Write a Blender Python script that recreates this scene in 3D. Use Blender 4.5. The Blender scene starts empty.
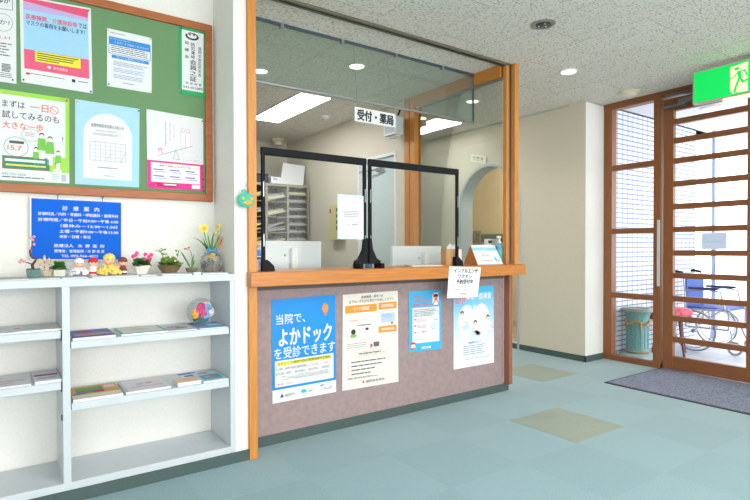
import bpy, math, random
from mathutils import Vector, Matrix
random.seed(7)
S = bpy.context.scene
COL = S.collection
PI = math.pi
# ------------------------------------------------------------------ camera model
FP, YAW, PIT, ROL, CY, H = 530.4, .9575, -.0128, -.0022, 254.87, 1.142
_c, _s, _cp, _sp, _cr, _sr = math.cos(YAW), math.sin(YAW), math.cos(PIT), math.sin(PIT), math.cos(ROL), math.sin(ROL)
FW = Vector((_c*_cp, _s*_cp, _sp)); _rt = Vector((_s, -_c, 0)); _up = _rt.cross(FW)
RT = _rt*_cr + _up*_sr; UP = _up*_cr - _rt*_sr
def at(x, y, ax, v):
    d = FW + RT*((x-375)/FP) - UP*((y-CY)/FP)
    o = Vector((0, 0, H)); t = (v-o[ax])/d[ax]
    return o + d*t
def Xat(px, Y): return at(px, 260, 1, Y).x
# ------------------------------------------------------------------ materials
def lin(c):
    c = c/255
    return c/12.92 if c <= .04045 else ((c+.055)/1.055)**2.4
def rgb(c): return (lin(c[0]), lin(c[1]), lin(c[2]), 1)
MC = {}
def mat(name, c, rough=.6, metal=0, noise=None, amt=.06, bump=0, emit=0, stretch=(1,1,1), spec=.5, trans=0):
    if name in MC: return MC[name]
    m = bpy.data.materials.new(name); m.use_nodes = True; nt = m.node_tree; N = nt.nodes; L = nt.links
    b = N['Principled BSDF']
    b.inputs['Base Color'].default_value = rgb(c); b.inputs['Roughness'].default_value = rough
    b.inputs['Metallic'].default_value = metal; b.inputs['Specular IOR Level'].default_value = spec
    if trans: b.inputs['Transmission Weight'].default_value = trans
    if emit:
        b.inputs['Emission Color'].default_value = rgb(c); b.inputs['Emission Strength'].default_value = emit
    if noise:
        tc = N.new('ShaderNodeTexCoord'); mp = N.new('ShaderNodeMapping'); mp.inputs['Scale'].default_value = stretch
        L.new(tc.outputs['Object'], mp.inputs[0])
        nz = N.new('ShaderNodeTexNoise'); nz.inputs['Scale'].default_value = noise; nz.inputs['Detail'].default_value = 4
        L.new(mp.outputs[0], nz.inputs['Vector'])
        r = N.new('ShaderNodeMapRange'); r.inputs['From Min'].default_value = .3; r.inputs['From Max'].default_value = .7
        r.inputs['To Min'].default_value = 1-amt; r.inputs['To Max'].default_value = 1+amt
        L.new(nz.outputs[0], r.inputs[0])
        mx = N.new('ShaderNodeVectorMath'); mx.operation = 'SCALE'; mx.inputs[0].default_value = rgb(c)[:3]
        L.new(r.outputs[0], mx.inputs['Scale']); L.new(mx.outputs[0], b.inputs['Base Color'])
        if bump:
            bp = N.new('ShaderNodeBump'); bp.inputs['Strength'].default_value = bump; bp.inputs['Distance'].default_value = .003
            L.new(nz.outputs[0], bp.inputs['Height']); L.new(bp.outputs[0], b.inputs['Normal'])
    MC[name] = m
    return m
def glass(name, tint=(1,1,1), refl=.06, frost=0):
    if name in MC: return MC[name]
    m = bpy.data.materials.new(name); m.use_nodes = True; nt = m.node_tree; N = nt.nodes; L = nt.links
    N.remove(N['Principled BSDF']); out = N['Material Output']
    t = N.new('ShaderNodeBsdfTransparent'); t.inputs[0].default_value = (*tint, 1)
    g = N.new('ShaderNodeBsdfGlossy'); g.inputs['Roughness'].default_value = .02
    fr = N.new('ShaderNodeFresnel'); fr.inputs[0].default_value = 1.35
    ml = N.new('ShaderNodeMath'); ml.operation = 'MULTIPLY_ADD'; ml.inputs[1].default_value = .7 if refl > .03 else .25; ml.inputs[2].default_value = refl*.2
    L.new(fr.outputs[0], ml.inputs[0])
    mx = N.new('ShaderNodeMixShader'); L.new(ml.outputs[0], mx.inputs[0]); L.new(t.outputs[0], mx.inputs[1]); L.new(g.outputs[0], mx.inputs[2])
    last = mx
    if frost:
        d = N.new('ShaderNodeBsdfDiffuse'); d.inputs[0].default_value = (.8,.85,.85,1)
        m2 = N.new('ShaderNodeMixShader'); m2.inputs[0].default_value = frost
        L.new(mx.outputs[0], m2.inputs[1]); L.new(d.outputs[0], m2.inputs[2]); last = m2
    L.new(last.outputs[0], out.inputs[0]); MC[name] = m
    return m
def nodes_mat(name):
    m = bpy.data.materials.new(name); m.use_nodes = True; MC[name] = m
    return m, m.node_tree.nodes, m.node_tree.links, m.node_tree.nodes['Principled BSDF']
# carpet: teal tiles; sheen of the quarter-turned pile painted as two alternating tones
def carpet_mat():
    m, N, L, b = nodes_mat('carpet_teal')
    geo = N.new('ShaderNodeNewGeometry'); mp = N.new('ShaderNodeMapping'); mp.inputs['Location'].default_value = (-.237*2, -.342*2, .5); mp.inputs['Scale'].default_value = (2,2,0)
    L.new(geo.outputs['Position'], mp.inputs[0])
    ck = N.new('ShaderNodeTexChecker'); ck.inputs['Scale'].default_value = 1
    ck.inputs[1].default_value = rgb((128,164,173)); ck.inputs[2].default_value = rgb((123,159,168))
    L.new(mp.outputs[0], ck.inputs[0])
    nz = N.new('ShaderNodeTexNoise'); nz.inputs['Scale'].default_value = 170; nz.inputs['Detail'].default_value = 3; L.new(geo.outputs['Position'], nz.inputs['Vector'])
    r = N.new('ShaderNodeMapRange'); r.inputs[1].default_value = .3; r.inputs[2].default_value = .7; r.inputs[3].default_value = .78; r.inputs[4].default_value = 1.22
    L.new(nz.outputs[0], r.inputs[0])
    v = N.new('ShaderNodeVectorMath'); v.operation = 'SCALE'; L.new(ck.outputs[0], v.inputs[0]); L.new(r.outputs[0], v.inputs['Scale']); L.new(v.outputs[0], b.inputs['Base Color'])
    bp = N.new('ShaderNodeBump'); bp.inputs['Strength'].default_value = .4; bp.inputs['Distance'].default_value = .004; L.new(nz.outputs[0], bp.inputs['Height']); L.new(bp.outputs[0], b.inputs['Normal'])
    b.inputs['Roughness'].default_value = .85; b.inputs['Sheen Weight'].default_value = .35; b.inputs['Sheen Roughness'].default_value = .5
    return m
def ceiling_mat():
    m, N, L, b = nodes_mat('rockwool_ceiling')
    geo = N.new('ShaderNodeNewGeometry')
    sep = N.new('ShaderNodeSeparateXYZ'); L.new(geo.outputs['Position'], sep.inputs[0])
    cb = N.new('ShaderNodeCombineXYZ'); L.new(sep.outputs['Y'], cb.inputs['X']); L.new(sep.outputs['X'], cb.inputs['Y'])
    ad = N.new('ShaderNodeVectorMath'); ad.operation = 'ADD'; ad.inputs[1].default_value = (9.3-2.24, 4.665-1.5+.0, 0); L.new(cb.outputs[0], ad.inputs[0])
    br = N.new('ShaderNodeTexBrick'); br.offset = .5; br.inputs['Scale'].default_value = 1
    br.inputs['Brick Width'].default_value = .93; br.inputs['Row Height'].default_value = .4665; br.inputs['Mortar Size'].default_value = .0022
    br.inputs['Mortar Smooth'].default_value = 0
    br.inputs['Color1'].default_value = (1,1,1,1); br.inputs['Color2'].default_value = (.97,.97,.97,1); br.inputs['Mortar'].default_value = (.66,.63,.58,1)
    L.new(ad.outputs[0], br.inputs['Vector'])
    mp = N.new('ShaderNodeMapping'); mp.inputs['Rotation'].default_value = (0,0,.5); mp.inputs['Scale'].default_value = (48,120,48); L.new(geo.outputs['Position'], mp.inputs[0])
    nz = N.new('ShaderNodeTexNoise'); nz.inputs['Scale'].default_value = 1; nz.inputs['Detail'].default_value = 2; L.new(mp.outputs[0], nz.inputs['Vector'])
    r = N.new('ShaderNodeMapRange'); r.inputs[1].default_value = .37; r.inputs[2].default_value = .43; r.inputs[3].default_value = .5; r.inputs[4].default_value = 1; L.new(nz.outputs[0], r.inputs[0])
    v = N.new('ShaderNodeVectorMath'); v.operation = 'SCALE'; L.new(br.outputs[0], v.inputs[0]); L.new(r.outputs[0], v.inputs['Scale'])
    v2 = N.new('ShaderNodeVectorMath'); v2.operation = 'MULTIPLY'; v2.inputs[1].default_value = rgb((240,233,222))[:3]; L.new(v.outputs[0], v2.inputs[0]); L.new(v2.outputs[0], b.inputs['Base Color'])
    b.inputs['Roughness'].default_value = .95; b.inputs['Specular IOR Level'].default_value = .1
    return m
def grid_mat(name, c1, c2, size, mortar, rot):   # square tile grid; rot picks the plane: 'XZ','YZ','XY'
    m, N, L, b = nodes_mat(name)
    geo = N.new('ShaderNodeNewGeometry'); sep = N.new('ShaderNodeSeparateXYZ'); L.new(geo.outputs['Position'], sep.inputs[0])
    cb = N.new('ShaderNodeCombineXYZ'); L.new(sep.outputs[rot[0]], cb.inputs['X']); L.new(sep.outputs[rot[1]], cb.inputs['Y'])
    br = N.new('ShaderNodeTexBrick'); br.offset = 0; br.inputs['Scale'].default_value = 1
    sz = size if isinstance(size,tuple) else (size,size); br.inputs['Brick Width'].default_value = sz[0]; br.inputs['Row Height'].default_value = sz[1]; br.inputs['Mortar Size'].default_value = mortar
    br.inputs['Color1'].default_value = rgb(c1); br.inputs['Color2'].default_value = rgb(tuple(x*.96 for x in c1)); br.inputs['Mortar'].default_value = rgb(c2)
    L.new(cb.outputs[0], br.inputs['Vector']); L.new(br.outputs[0], b.inputs['Base Color']); b.inputs['Roughness'].default_value = .5
    return m
M_CARPET = carpet_mat(); M_CEIL = ceiling_mat()
M_WALL = mat('wall_cream', (236,235,229), .9, noise=140, amt=.03, bump=.35)
M_BEIGE = mat('wall_beige', (214,207,190), .9, noise=60, amt=.03, bump=.3)
M_KICK = mat('kick_vinyl', (72,90,88), .5, noise=80, amt=.05)
M_PINE = mat('pine_v', (204,134,60), .4, noise=9, amt=.12, stretch=(9,9,.7))
M_PINEH = mat('pine_h', (194,120,50), .35, noise=9, amt=.14, stretch=(.7,9,9))
M_PINEY = mat('pine_y', (198,128,54), .4, noise=9, amt=.14, stretch=(9,.7,9))
M_FRAME = mat('board_frame_wood', (168,96,52), .45, noise=10, amt=.15, stretch=(1,5,5))
M_DOORV = mat('door_wood_v', (138,84,46), .4, noise=9, amt=.15, stretch=(9,9,.7))
M_DOORH = mat('door_wood_h', (134,82,48), .4, noise=9, amt=.15, stretch=(9,.7,9))
M_BROWNPOST = mat('post_brown', (150,96,72), .45, noise=9, amt=.12, stretch=(9,9,.7))
M_GREEN = mat('board_green', (108,146,102), .9, noise=300, amt=.05)
M_PANEL = mat('counter_panel_mauve', (158,138,138), .8, noise=28, amt=.1, bump=.1)
M_STEEL = mat('shelf_enamel', (203,210,215), .4, noise=40, amt=.02)
M_ALU = mat('aluminium', (175,178,180), .35, 1, noise=60, amt=.04)
M_CHROME = mat('chrome', (215,218,220), .15, 1)
M_DARK = mat('track_dark', (35,34,36), .5)
M_BLACK = mat('black_plastic', (20,23,27), .6, noise=90, amt=.05, spec=.2)
M_WHITE = mat('white_plastic', (236,238,238), .4, noise=30, amt=.01)
M_GLASS = glass('clear_glass', (.97,.985,.98)); M_HANG = glass('smoke_glass', (.82,.90,.865), .06, .05); M_ACR = glass('acrylic_sheet', (.975,.985,.98), .02, .006)
M_PART = glass('partition_glass', (.84,.87,.84), .07)
M_PAPER = mat('paper_white', (226,228,229), .8, noise=20, amt=.01)
def C(c, rough=.7): return mat('ink_%02x%02x%02x' % tuple(int(v) for v in c), c, rough, noise=25, amt=.02)
K = (40,42,48); W = (230,232,233)
# ------------------------------------------------------------------ mesh builder
class MB:
    def __init__(s, org=(0,0,0)): s.v = []; s.f = []; s.mi = []; s.ms = []; s.o = Vector(org); s.cur = 0
    def m(s, material):
        if material not in s.ms: s.ms.append(material)
        s.cur = s.ms.index(material); return s
    def add(s, vs, fs):
        n = len(s.v); s.v += [Vector(v)-s.o for v in vs]
        s.f += [tuple(n+i for i in f) for f in fs]; s.mi += [s.cur]*len(fs); return s
    def box(s, a, b):
        x0,x1 = sorted((a[0],b[0])); y0,y1 = sorted((a[1],b[1])); z0,z1 = sorted((a[2],b[2]))
        return s.add([(x0,y0,z0),(x1,y0,z0),(x1,y1,z0),(x0,y1,z0),(x0,y0,z1),(x1,y0,z1),(x1,y1,z1),(x0,y1,z1)],
                     [(0,3,2,1),(4,5,6,7),(0,1,5,4),(1,2,6,5),(2,3,7,6),(3,0,4,7)])
    def obox(s, c, size, M):          # oriented box
        h = [x/2 for x in size]; c = Vector(c)
        vs = [c + M @ Vector((sx*h[0], sy*h[1], sz*h[2])) for sz in (-1,1) for sx,sy in ((-1,-1),(1,-1),(1,1),(-1,1))]
        return s.add(vs, [(0,3,2,1),(4,5,6,7),(0,1,5,4),(1,2,6,5),(2,3,7,6),(3,0,4,7)])
    def prism(s, pts, axis, a, b):    # polygon of 2-D points extruded along axis
        def mk(p, t): return {0:(t,p[0],p[1]), 1:(p[0],t,p[1]), 2:(p[0],p[1],t)}[axis]
        n = len(pts); vs = [mk(p,a) for p in pts]+[mk(p,b) for p in pts]
        fs = [tuple(range(n)), tuple(range(2*n-1, n-1, -1))]+[(i,(i+1)%n,n+(i+1)%n,n+i) for i in range(n)]
        return s.add(vs, fs)
    def tube(s, pts, r, n=8, closed=False):
        pts = [Vector(p) for p in pts]; rs = r if isinstance(r,(list,tuple)) else [r]*len(pts)
        vs = []; fs = []; k = len(pts); prev = None
        for i,p in enumerate(pts):
            if closed: d = pts[(i+1)%k]-pts[i-1]
            else: d = pts[min(i+1,k-1)]-pts[max(i-1,0)]
            d.normalize()
            u = prev - d*prev.dot(d) if prev else d.orthogonal()
            if u.length < 1e-6: u = d.orthogonal()
            u.normalize(); prev = u; w = d.cross(u)
            for j in range(n):
                a = 2*PI*j/n; vs.append(p+(u*math.cos(a)+w*math.sin(a))*rs[i])
        m_ = k if closed else k-1
        for i in range(m_):
            for j in range(n):
                a = i*n+j; b = i*n+(j+1)%n; c = ((i+1)%k)*n+(j+1)%n; d2 = ((i+1)%k)*n+j; fs.append((a,b,c,d2))
        if not closed: fs += [tuple(range(n-1,-1,-1)), tuple(range((k-1)*n,k*n))]
        return s.add(vs, fs)
    def lathe(s, prof, c, n=24, M=None):
        c = Vector(c); vs = []; k = len(prof); fs = []
        for r,z in prof:
            for j in range(n):
                a = 2*PI*j/n; v = Vector((r*math.cos(a), r*math.sin(a), z)); vs.append(c+(M@v if M else v))
        for i in range(k-1):
            for j in range(n): fs.append((i*n+j, i*n+(j+1)%n, (i+1)*n+(j+1)%n, (i+1)*n+j))
        if prof[0][0] > 1e-5: fs.append(tuple(range(n-1,-1,-1)))
        if prof[-1][0] > 1e-5: fs.append(tuple(range((k-1)*n,k*n)))
        return s.add(vs, fs)
    def ball(s, c, r, n=12, sc=(1,1,1), jit=0):
        vs = []; fs = []; m_ = max(4, n//2); c = Vector(c)
        for i in range(m_+1):
            t = PI*i/m_
            for j in range(n):
                a = 2*PI*j/n; q = 1+random.uniform(-jit,jit)
                vs.append(c+Vector((r*sc[0]*math.sin(t)*math.cos(a)*q, r*sc[1]*math.sin(t)*math.sin(a)*q, r*sc[2]*math.cos(t)*q)))
        for i in range(m_):
            for j in range(n): fs.append((i*n+j, (i+1)*n+j, (i+1)*n+(j+1)%n, i*n+(j+1)%n))
        return s.add(vs, fs)
    def leaf(s, base, tip, w, droop=0, nrm=None):
        base = Vector(base); tip = Vector(tip); d = tip-base
        sd = d.cross(nrm or Vector((random.uniform(-.4,.4),random.uniform(-.4,.4),1)))
        if sd.length < 1e-6: sd = Vector((1,0,0))
        sd.normalize(); pr = [(0,.08),(.3,.8),(.6,1),(.85,.6),(1,.03)]; vs = []
        for t,q in pr:
            p = base+d*t+Vector((0,0,-droop*t*t)); vs += [p-sd*w*q/2, p+sd*w*q/2]
        return s.add(vs, [(2*i,2*i+1,2*i+3,2*i+2) for i in range(4)])
    def build(s, name, material=None, parent=None, smooth=False, bevel=0, loc=None):
        me = bpy.data.meshes.new(name); me.from_pydata([tuple(v) for v in s.v], [], s.f)
        if s.ms:
            for mm in s.ms: me.materials.append(mm)
            if material and material not in s.ms: pass
            me.polygons.foreach_set('material_index', s.mi)
        else: me.materials.append(material)
        me.validate()
        if smooth:
            me.polygons.foreach_set('use_smooth', [True]*len(me.polygons))
            me.set_sharp_from_angle(angle=.9)
        me.update()
        o = bpy.data.objects.new(name, me); COL.objects.link(o)
        if parent: o.parent = parent
        else: o.location = s.o if loc is None else loc
        if bevel:
            b = o.modifiers.new('bevel','BEVEL'); b.width = bevel; b.segments = 2; b.limit_method = 'ANGLE'
        return o
def tag(o, label, cat, group=None):
    o['label'] = label; o['category'] = cat
    if group: o['group'] = group
    return o
def struct(o): o['kind'] = 'structure'; return o
def thing(name, label, cat, loc, rz=0, group=None):
    o = bpy.data.objects.new(name, None); COL.objects.link(o); o.location = loc; o.rotation_euler = (0,0,rz); o.empty_display_size = .05
    return tag(o, label, cat, group)
def sgroup(name, loc):
    o = bpy.data.objects.new(name, None); COL.objects.link(o); o.location = loc; o.empty_display_size = .05
    return struct(o)
# ------------------------------------------------------------------ text to mesh
TC = {}
def glyphs(s, off=0, space=1.0):
    k = (s, off, space)
    if k in TC: return TC[k]
    cu = bpy.data.curves.new('t','FONT'); cu.body = s; cu.resolution_u = 2; cu.offset = off; cu.space_character = space; cu.fill_mode = 'FRONT'
    ob = bpy.data.objects.new('t', cu); COL.objects.link(ob)
    dg = bpy.context.evaluated_depsgraph_get(); dg.update()
    me = bpy.data.meshes.new_from_object(ob.evaluated_get(dg))
    vs = [(v.co.x, v.co.y) for v in me.vertices]; fs = [tuple(p.vertices) for p in me.polygons]
    bpy.data.objects.remove(ob); bpy.data.curves.remove(cu); bpy.data.meshes.remove(me)
    TC[k] = (vs, fs); return TC[k]
class Sheet:
    """A flat printed sheet on a quad (TL, TR, BR, BL); printing is laid on in (u, v) with v down."""
    def __init__(s, q, n, thick=.0012, base=M_PAPER, org=None):
        s.q = [Vector(p) for p in q]; s.n = Vector(n).normalized(); s.t = thick
        s.org = Vector(org) if org is not None else (s.q[2]+s.q[3])/2
        s.mb = MB(s.org); s.mb.m(base)
        f = [p+s.n*thick for p in s.q]; b = s.q
        s.mb.add(f+b, [(3,2,1,0),(4,5,6,7),(0,1,5,4),(1,2,6,5),(2,3,7,6),(3,0,4,7)])
        s.w = ((s.q[1]-s.q[0]).length+(s.q[2]-s.q[3]).length)/2; s.h = ((s.q[3]-s.q[0]).length+(s.q[2]-s.q[1]).length)/2
    def p(s, u, v, k=0):
        a = s.q[0].lerp(s.q[1],u); b = s.q[3].lerp(s.q[2],u); return a.lerp(b,v)+s.n*(s.t+.0006*k)
    def rect(s, u0, v0, u1, v1, c, k=1):
        s.mb.m(c if not isinstance(c,tuple) else C(c)); s.mb.add([s.p(u0,v1,k),s.p(u1,v1,k),s.p(u1,v0,k),s.p(u0,v0,k)],[(0,1,2,3)]); return s
    def poly(s, pts, c, k=1):
        s.mb.m(c if not isinstance(c,tuple) else C(c)); s.mb.add([s.p(u,v,k) for u,v in pts],[tuple(range(len(pts)))]); return s
    def ell(s, u, v, ru, rv, c, k=1, n=20, a0=0, a1=2*PI):
        return s.poly([(u+ru*math.cos(a0+(a1-a0)*i/n), v-rv*math.sin(a0+(a1-a0)*i/n)) for i in range(n if a1-a0 > 6.2 else n+1)], c, k)
    def line(s, u0, v0, u1, v1, c, wd=.004, k=1):
        d = math.hypot((u1-u0)*s.w,(v1-v0)*s.h) or 1; nx = -(v1-v0)*s.h/d*wd/2/s.w; ny = (u1-u0)*s.w/d*wd/2/s.h
        return s.poly([(u0-nx,v0-ny),(u1-nx,v1-ny),(u1+nx,v1+ny),(u0+nx,v0+ny)], c, k)
    def ring(s, u, v, ru, rv, c, wd=.003, k=1, n=22):
        for i in range(n):
            a = 2*PI*i/n; b = 2*PI*(i+1)/n; s.line(u+ru*math.cos(a),v+rv*math.sin(a),u+ru*math.cos(b),v+rv*math.sin(b),c,wd,k)
        return s
    def box(s, u0, v0, u1, v1, c, wd=.002, k=1):
        for a in ((u0,v0,u1,v0),(u1,v0,u1,v1),(u1,v1,u0,v1),(u0,v1,u0,v0)): s.line(*a,c,wd,k)
        return s
    def text(s, t, u0, v0, u1, v1, c, k=2, off=0, space=1.0):
        vs, fs = glyphs(t, 0, space)
        if not vs: return s
        if off:
            e = off*.8*(u1-u0)/max(1,sum(1 if ord(ch) > 255 else .5 for ch in t)); ev = off*.5*(v1-v0)
            for ii,(du,dv) in enumerate(((-e,0),(0,-ev),(0,ev))): s.text(t,u0+du,v0+dv,u1+du,v1+dv,c,k+.15*ii+.15,0,space)
            u0 += e; u1 += e
        xs = [v[0] for v in vs]; ys = [v[1] for v in vs]; x0,x1,y0,y1 = min(xs),max(xs),min(ys),max(ys)
        s.mb.m(C(c) if isinstance(c,tuple) else c)
        s.mb.add([s.p(u0+(x-x0)/(x1-x0 or 1)*(u1-u0), v1-(y-y0)/(y1-y0 or 1)*(v1-v0), k) for x,y in vs], fs); return s
    def vtext(s, t, u0, v0, u1, v1, c, k=2, off=0):
        n = len(t); h = (v1-v0)/n
        for i,ch in enumerate(t):
            if ch != ' ': s.text(ch, u0, v0+h*(i+.06), u1, v0+h*(i+.94), c, k, off)
        return s
    def bars(s, u0, v0, u1, v1, n, c, fill=.35, jag=.2):
        h = (v1-v0)/n; rd = random.Random(int(u0*1000+v0*100+n))
        for i in range(n):
            u = u0; e = u1-(u1-u0)*rd.uniform(0,jag)
            while u < e-.01:
                L_ = min(e-u, (u1-u0)*rd.uniform(.08,.22)); s.rect(u, v0+h*i, u+L_*.9, v0+h*i+h*fill, c); u += L_
        return s
    def build(s, name, parent=None): return s.mb.build(name, None, parent)
def pin(sheet, root, u, v, c):
    p = sheet.p(u,v,0); mb = MB(sheet.org); Mx = Matrix.Rotation(PI/2,3,'X')
    mb.lathe([(.0035,0),(.0035,.003),(.0025,.006),(.0042,.009),(.0042,.011),(0,.0115)], p, 10, Mx)
    o = mb.build('pushpin', C(c,.3), root, smooth=True); o['label'] = {(200,30,35):'red',(30,80,200):'blue',(20,130,90):'green',(235,190,50):'yellow',(225,222,215):'white',(140,50,40):'dark red'}.get(c,'small')+' pushpin'
def wallq(px, ax, v): return [at(x,y,ax,v) for x,y in px]
# ================================================================== SETTING
CZ = 2.6
struct(MB().box((-3.2,-3.2,-.06),(5.12,7,0)).build('floor', M_CARPET))
struct(MB().box((-3.2,-3.2,CZ),(5.14,8,CZ+.1)).box((5.14,3.1,CZ),(7.4,8,CZ+.1)).build('ceiling', M_CEIL))
struct(MB().box((-3.2,3.06,0),(1.13,3.16,CZ)).build('wall_left', M_WALL))
struct(MB().box((1.012,2.735,0),(1.083,3.06,CZ)).build('wall_left_pier', M_WALL))
struct(MB().box((1.03,3.16,0),(1.13,6.88,CZ)).build('wall_reception_left', M_BEIGE))
struct(MB().box((1.13,6.78,0),(3.37,6.88,CZ)).build('wall_reception_back', M_BEIGE))
struct(MB().box((3.27,4.97,0),(3.37,6.78,CZ)).box((3.27,4.12,0),(3.37,4.27,CZ)).box((3.27,4.27,2.12),(3.37,4.97,CZ)).build('wall_reception_right', M_BEIGE))
struct(MB().box((3.272,2.91,0),(3.33,3.96,.93)).build('wall_reception_low', M_BEIGE))
# corridor wall with the arched opening
YC, RA, ZS = 4.40, .475, 1.665
mb = MB(); T0, T1 = 4.75, 4.93
mb.box((T0,3.112,0),(T1,YC-RA,CZ)).box((T0,YC+RA,0),(T1,8,CZ))
n = 24
for i in range(n):
    a = PI*i/n; b = PI*(i+1)/n
    y0,z0,y1,z1 = YC-RA*math.cos(a), ZS+RA*math.sin(a), YC-RA*math.cos(b), ZS+RA*math.sin(b)
    mb.prism([(y0,z0),(y1,z1),(y1,CZ),(y0,CZ)],0,T0,T1)
struct(mb.build('wall_corridor', M_BEIGE))
mb = MB(); arc = [(-RA,0)]+[(-RA*math.cos(PI*i/n), ZS+RA*math.sin(PI*i/n)) for i in range(n+1)]+[(RA,0)]
for i in range(len(arc)-1):
    (a0,b0),(a1,b1) = arc[i],arc[i+1]
    def inn(a,b): 
        if b <= ZS: return (math.copysign(RA-.03,a), b)
        q = (RA-.03)/RA; return (a*q, ZS+(b-ZS)*q)
    i0,i1 = inn(a0,b0),inn(a1,b1)
    mb.prism([(YC+a0,b0),(YC+a1,b1),(YC+i1[0],i1[1]),(YC+i0[0],i0[1])],0,T0-.015,T1+.01)
struct(mb.build('trim_2', mat('arch_lining',(176,188,192),.5,noise=30,amt=.02), smooth=False))
struct(MB().box((4.7505,3.11,0),(5.16,3.1119,CZ)).box((4.9305,3.112,0),(5.16,3.3,CZ)).build('wall_front_pier', M_WALL))
struct(MB().box((6.5,3.3,0),(6.6,8,CZ)).box((4.93,7,0),(6.5,7.1,CZ)).build('wall_washroom', mat('washroom_tile_beige',(214,198,168),.5,noise=4,amt=.05)))
struct(MB().box((6.485,3.3,at(478,242.5,0,6.48).z),(6.5,7,at(478,234.5,0,6.48).z)).build('trim_3', grid_mat('teal_tile',(96,122,120),(120,130,126),.05,.003,('Y','Z'))))
struct(MB().box((5.12,3.3,-.06),(6.6,8,0)).build('floor_washroom', mat('washroom_floor',(150,140,125),.6,noise=8)))
struct(MB().box((5.1,-3.2,0),(5.16,1.74,CZ)).build('wall_front', M_WALL))
struct(MB().box((3.37,7,0),(4.75,7.1,CZ)).build('wall_corridor_end', M_BEIGE))
struct(MB().box((-3.3,-3.3,0),(-3.2,3.16,CZ)).build('wall_side', M_WALL))
struct(MB().box((-3.2,-3.3,0),(5.16,-3.2,.5)).box((-3.2,-3.3,2.3),(5.16,-3.2,CZ)).box((-3.2,-3.3,.5),(-2.6,-3.2,2.3)).box((4.6,-3.3,.5),(5.16,-3.2,2.3)).box((.9,-3.3,.5),(1.1,-3.2,2.3)).build('wall_rear', M_WALL))
# baseboards
struct(MB().box((-3.2,2.722,0),(1.083,2.735,.055)).build('baseboard_left', M_KICK))
struct(MB().box((4.74,3.1,0),(4.75,7,.06)).box((4.74,3.1,0),(5.06,3.11,.06)).build('baseboard_front', M_KICK))
struct(MB().box((4.744,3.3,2.585),(4.75,7,2.6)).box((4.744,3.104,2.588),(5.06,3.11,2.6)).build('trim_4', mat('cornice_grey',(190,188,178),.7)))
# front wall opening: sidelight window and door
g = sgroup('window_2', (5.1,2.8,0)); o_ = (5.1,2.8,0)
def bx(name, a, b, m, root, org, bev=.003): return MB(org).box(a,b).build(name, m, root, bevel=bev)
bx('jamb',(5.06,3.02,0),(5.15,3.108,CZ),M_DOORV,g,o_); bx('jamb',(5.06,2.53,0),(5.15,2.60,CZ),M_DOORV,g,o_)
bx('head',(5.055,2.53,2.535),(5.155,3.108,2.6),M_DOORH,g,o_); bx('sill',(5.062,2.53,0),(5.13,3.108,.05),M_DOORH,g,o_)
for z in (1.945,1.306,.661): bx('glazing_bar',(5.065,2.60,z-.026),(5.14,3.02,z+.026),M_DOORH,g,o_)
MB(o_).box((5.10,2.60,.05),(5.106,3.02,2.535)).build('pane', M_GLASS, g)
g = sgroup('door_1', (5.1,2.15,0)); o_ = (5.1,2.15,0)
bx('stile',(5.075,2.425,.012),(5.125,2.515,2.52),M_DOORV,g,o_); bx('stile',(5.075,1.745,.012),(5.125,1.832,2.52),M_DOORV,g,o_)
bx('bottom_rail',(5.076,1.832,.012),(5.124,2.425,.132),M_DOORH,g,o_); bx('top_rail',(5.076,1.832,2.40),(5.124,2.425,2.52),M_DOORH,g,o_)
for z in (2.30,2.125,1.94,1.728,1.518,1.307,1.092,.882,.668,.485,.29): bx('slat',(5.08,1.832,z-.025),(5.12,2.425,z+.025),M_DOORH,g,o_,.002)
MB(o_).box((5.098,1.832,.132),(5.104,2.425,2.40)).build('pane', M_GLASS, g)
mb = MB(o_); mb.box((5.04,2.53,.778),(5.052,2.555,1.401)).build('pull_handle', mat('handle_silver',(200,206,210),.35,.2), g, bevel=.002)
for z in (.82,1.09,1.36): bx('handle_mount',(5.052,2.534,z-.012),(5.078,2.551,z+.012),M_BLACK,g,o_,.001)
mb = MB(o_).box((5.02,2.12,2.44),(5.075,2.36,2.49)); mb.tube([(5.03,2.2,2.50),(4.98,2.36,2.53),(5.05,2.50,2.55)],.008)
mb.tube([(5.045,2.50,2.44),(5.045,2.30,2.44)],.022,12).tube([(5.045,2.49,2.545),(5.045,2.2,2.545)],.009)
mb.build('door_closer', mat('closer_grey',(120,118,116),.35,.7,noise=30), g, bevel=.003)
struct(MB().box((5.055,1.64,2.535),(5.155,2.53,2.6)).box((5.055,1.66,0),(5.155,1.74,2.6)).build('trim_1', M_DOORH, bevel=.003))
struct(MB().box((5.05,1.74,-.01),(5.16,2.53,.006)).build('threshold', M_ALU))
# reception frontage: posts, header track, glazed side screen
def post(name,a,b,m,rt=None): return struct(MB().box(a,b).build(name,m,bevel=.003))
post('trim_5',(1.083,2.712,0),(1.13,2.90,CZ),M_PINE)
post('trim_6',(3.325,2.80,.93),(3.372,2.90,2.597),M_PINE); 
post('trim_7',(3.262,2.80,.062),(3.30,2.855,.934),M_BROWNPOST)
struct(MB().box((1.13,2.83,2.582),(3.325,2.88,2.6)).build('trim_8', mat('track_bronze',(118,112,96),.4,.4,noise=20)))
struct(MB().box((1.13,2.845,2.578),(3.325,2.853,2.583)).box((3.30,2.838,1.01),(3.312,2.846,2.58)).build('trim_9', M_DARK))
struct(MB().box((3.292,2.83,1.013),(3.30,2.87,2.58)).box((3.312,2.83,1.013),(3.325,2.87,2.58)).build('trim_10', M_ALU))
g = sgroup('window_1',(3.3,3.5,.95)); o_ = (3.3,3.5,.95)
bx('jamb',(3.262,2.83,1.0135),(3.2915,2.868,2.58),M_PINE,g,o_); bx('jamb',(3.25,3.955,.95),(3.33,4.03,2.6),M_PINE,g,o_); bx('jamb',(3.255,4.045,.95),(3.34,4.118,2.6),M_PINE,g,o_)
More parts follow.
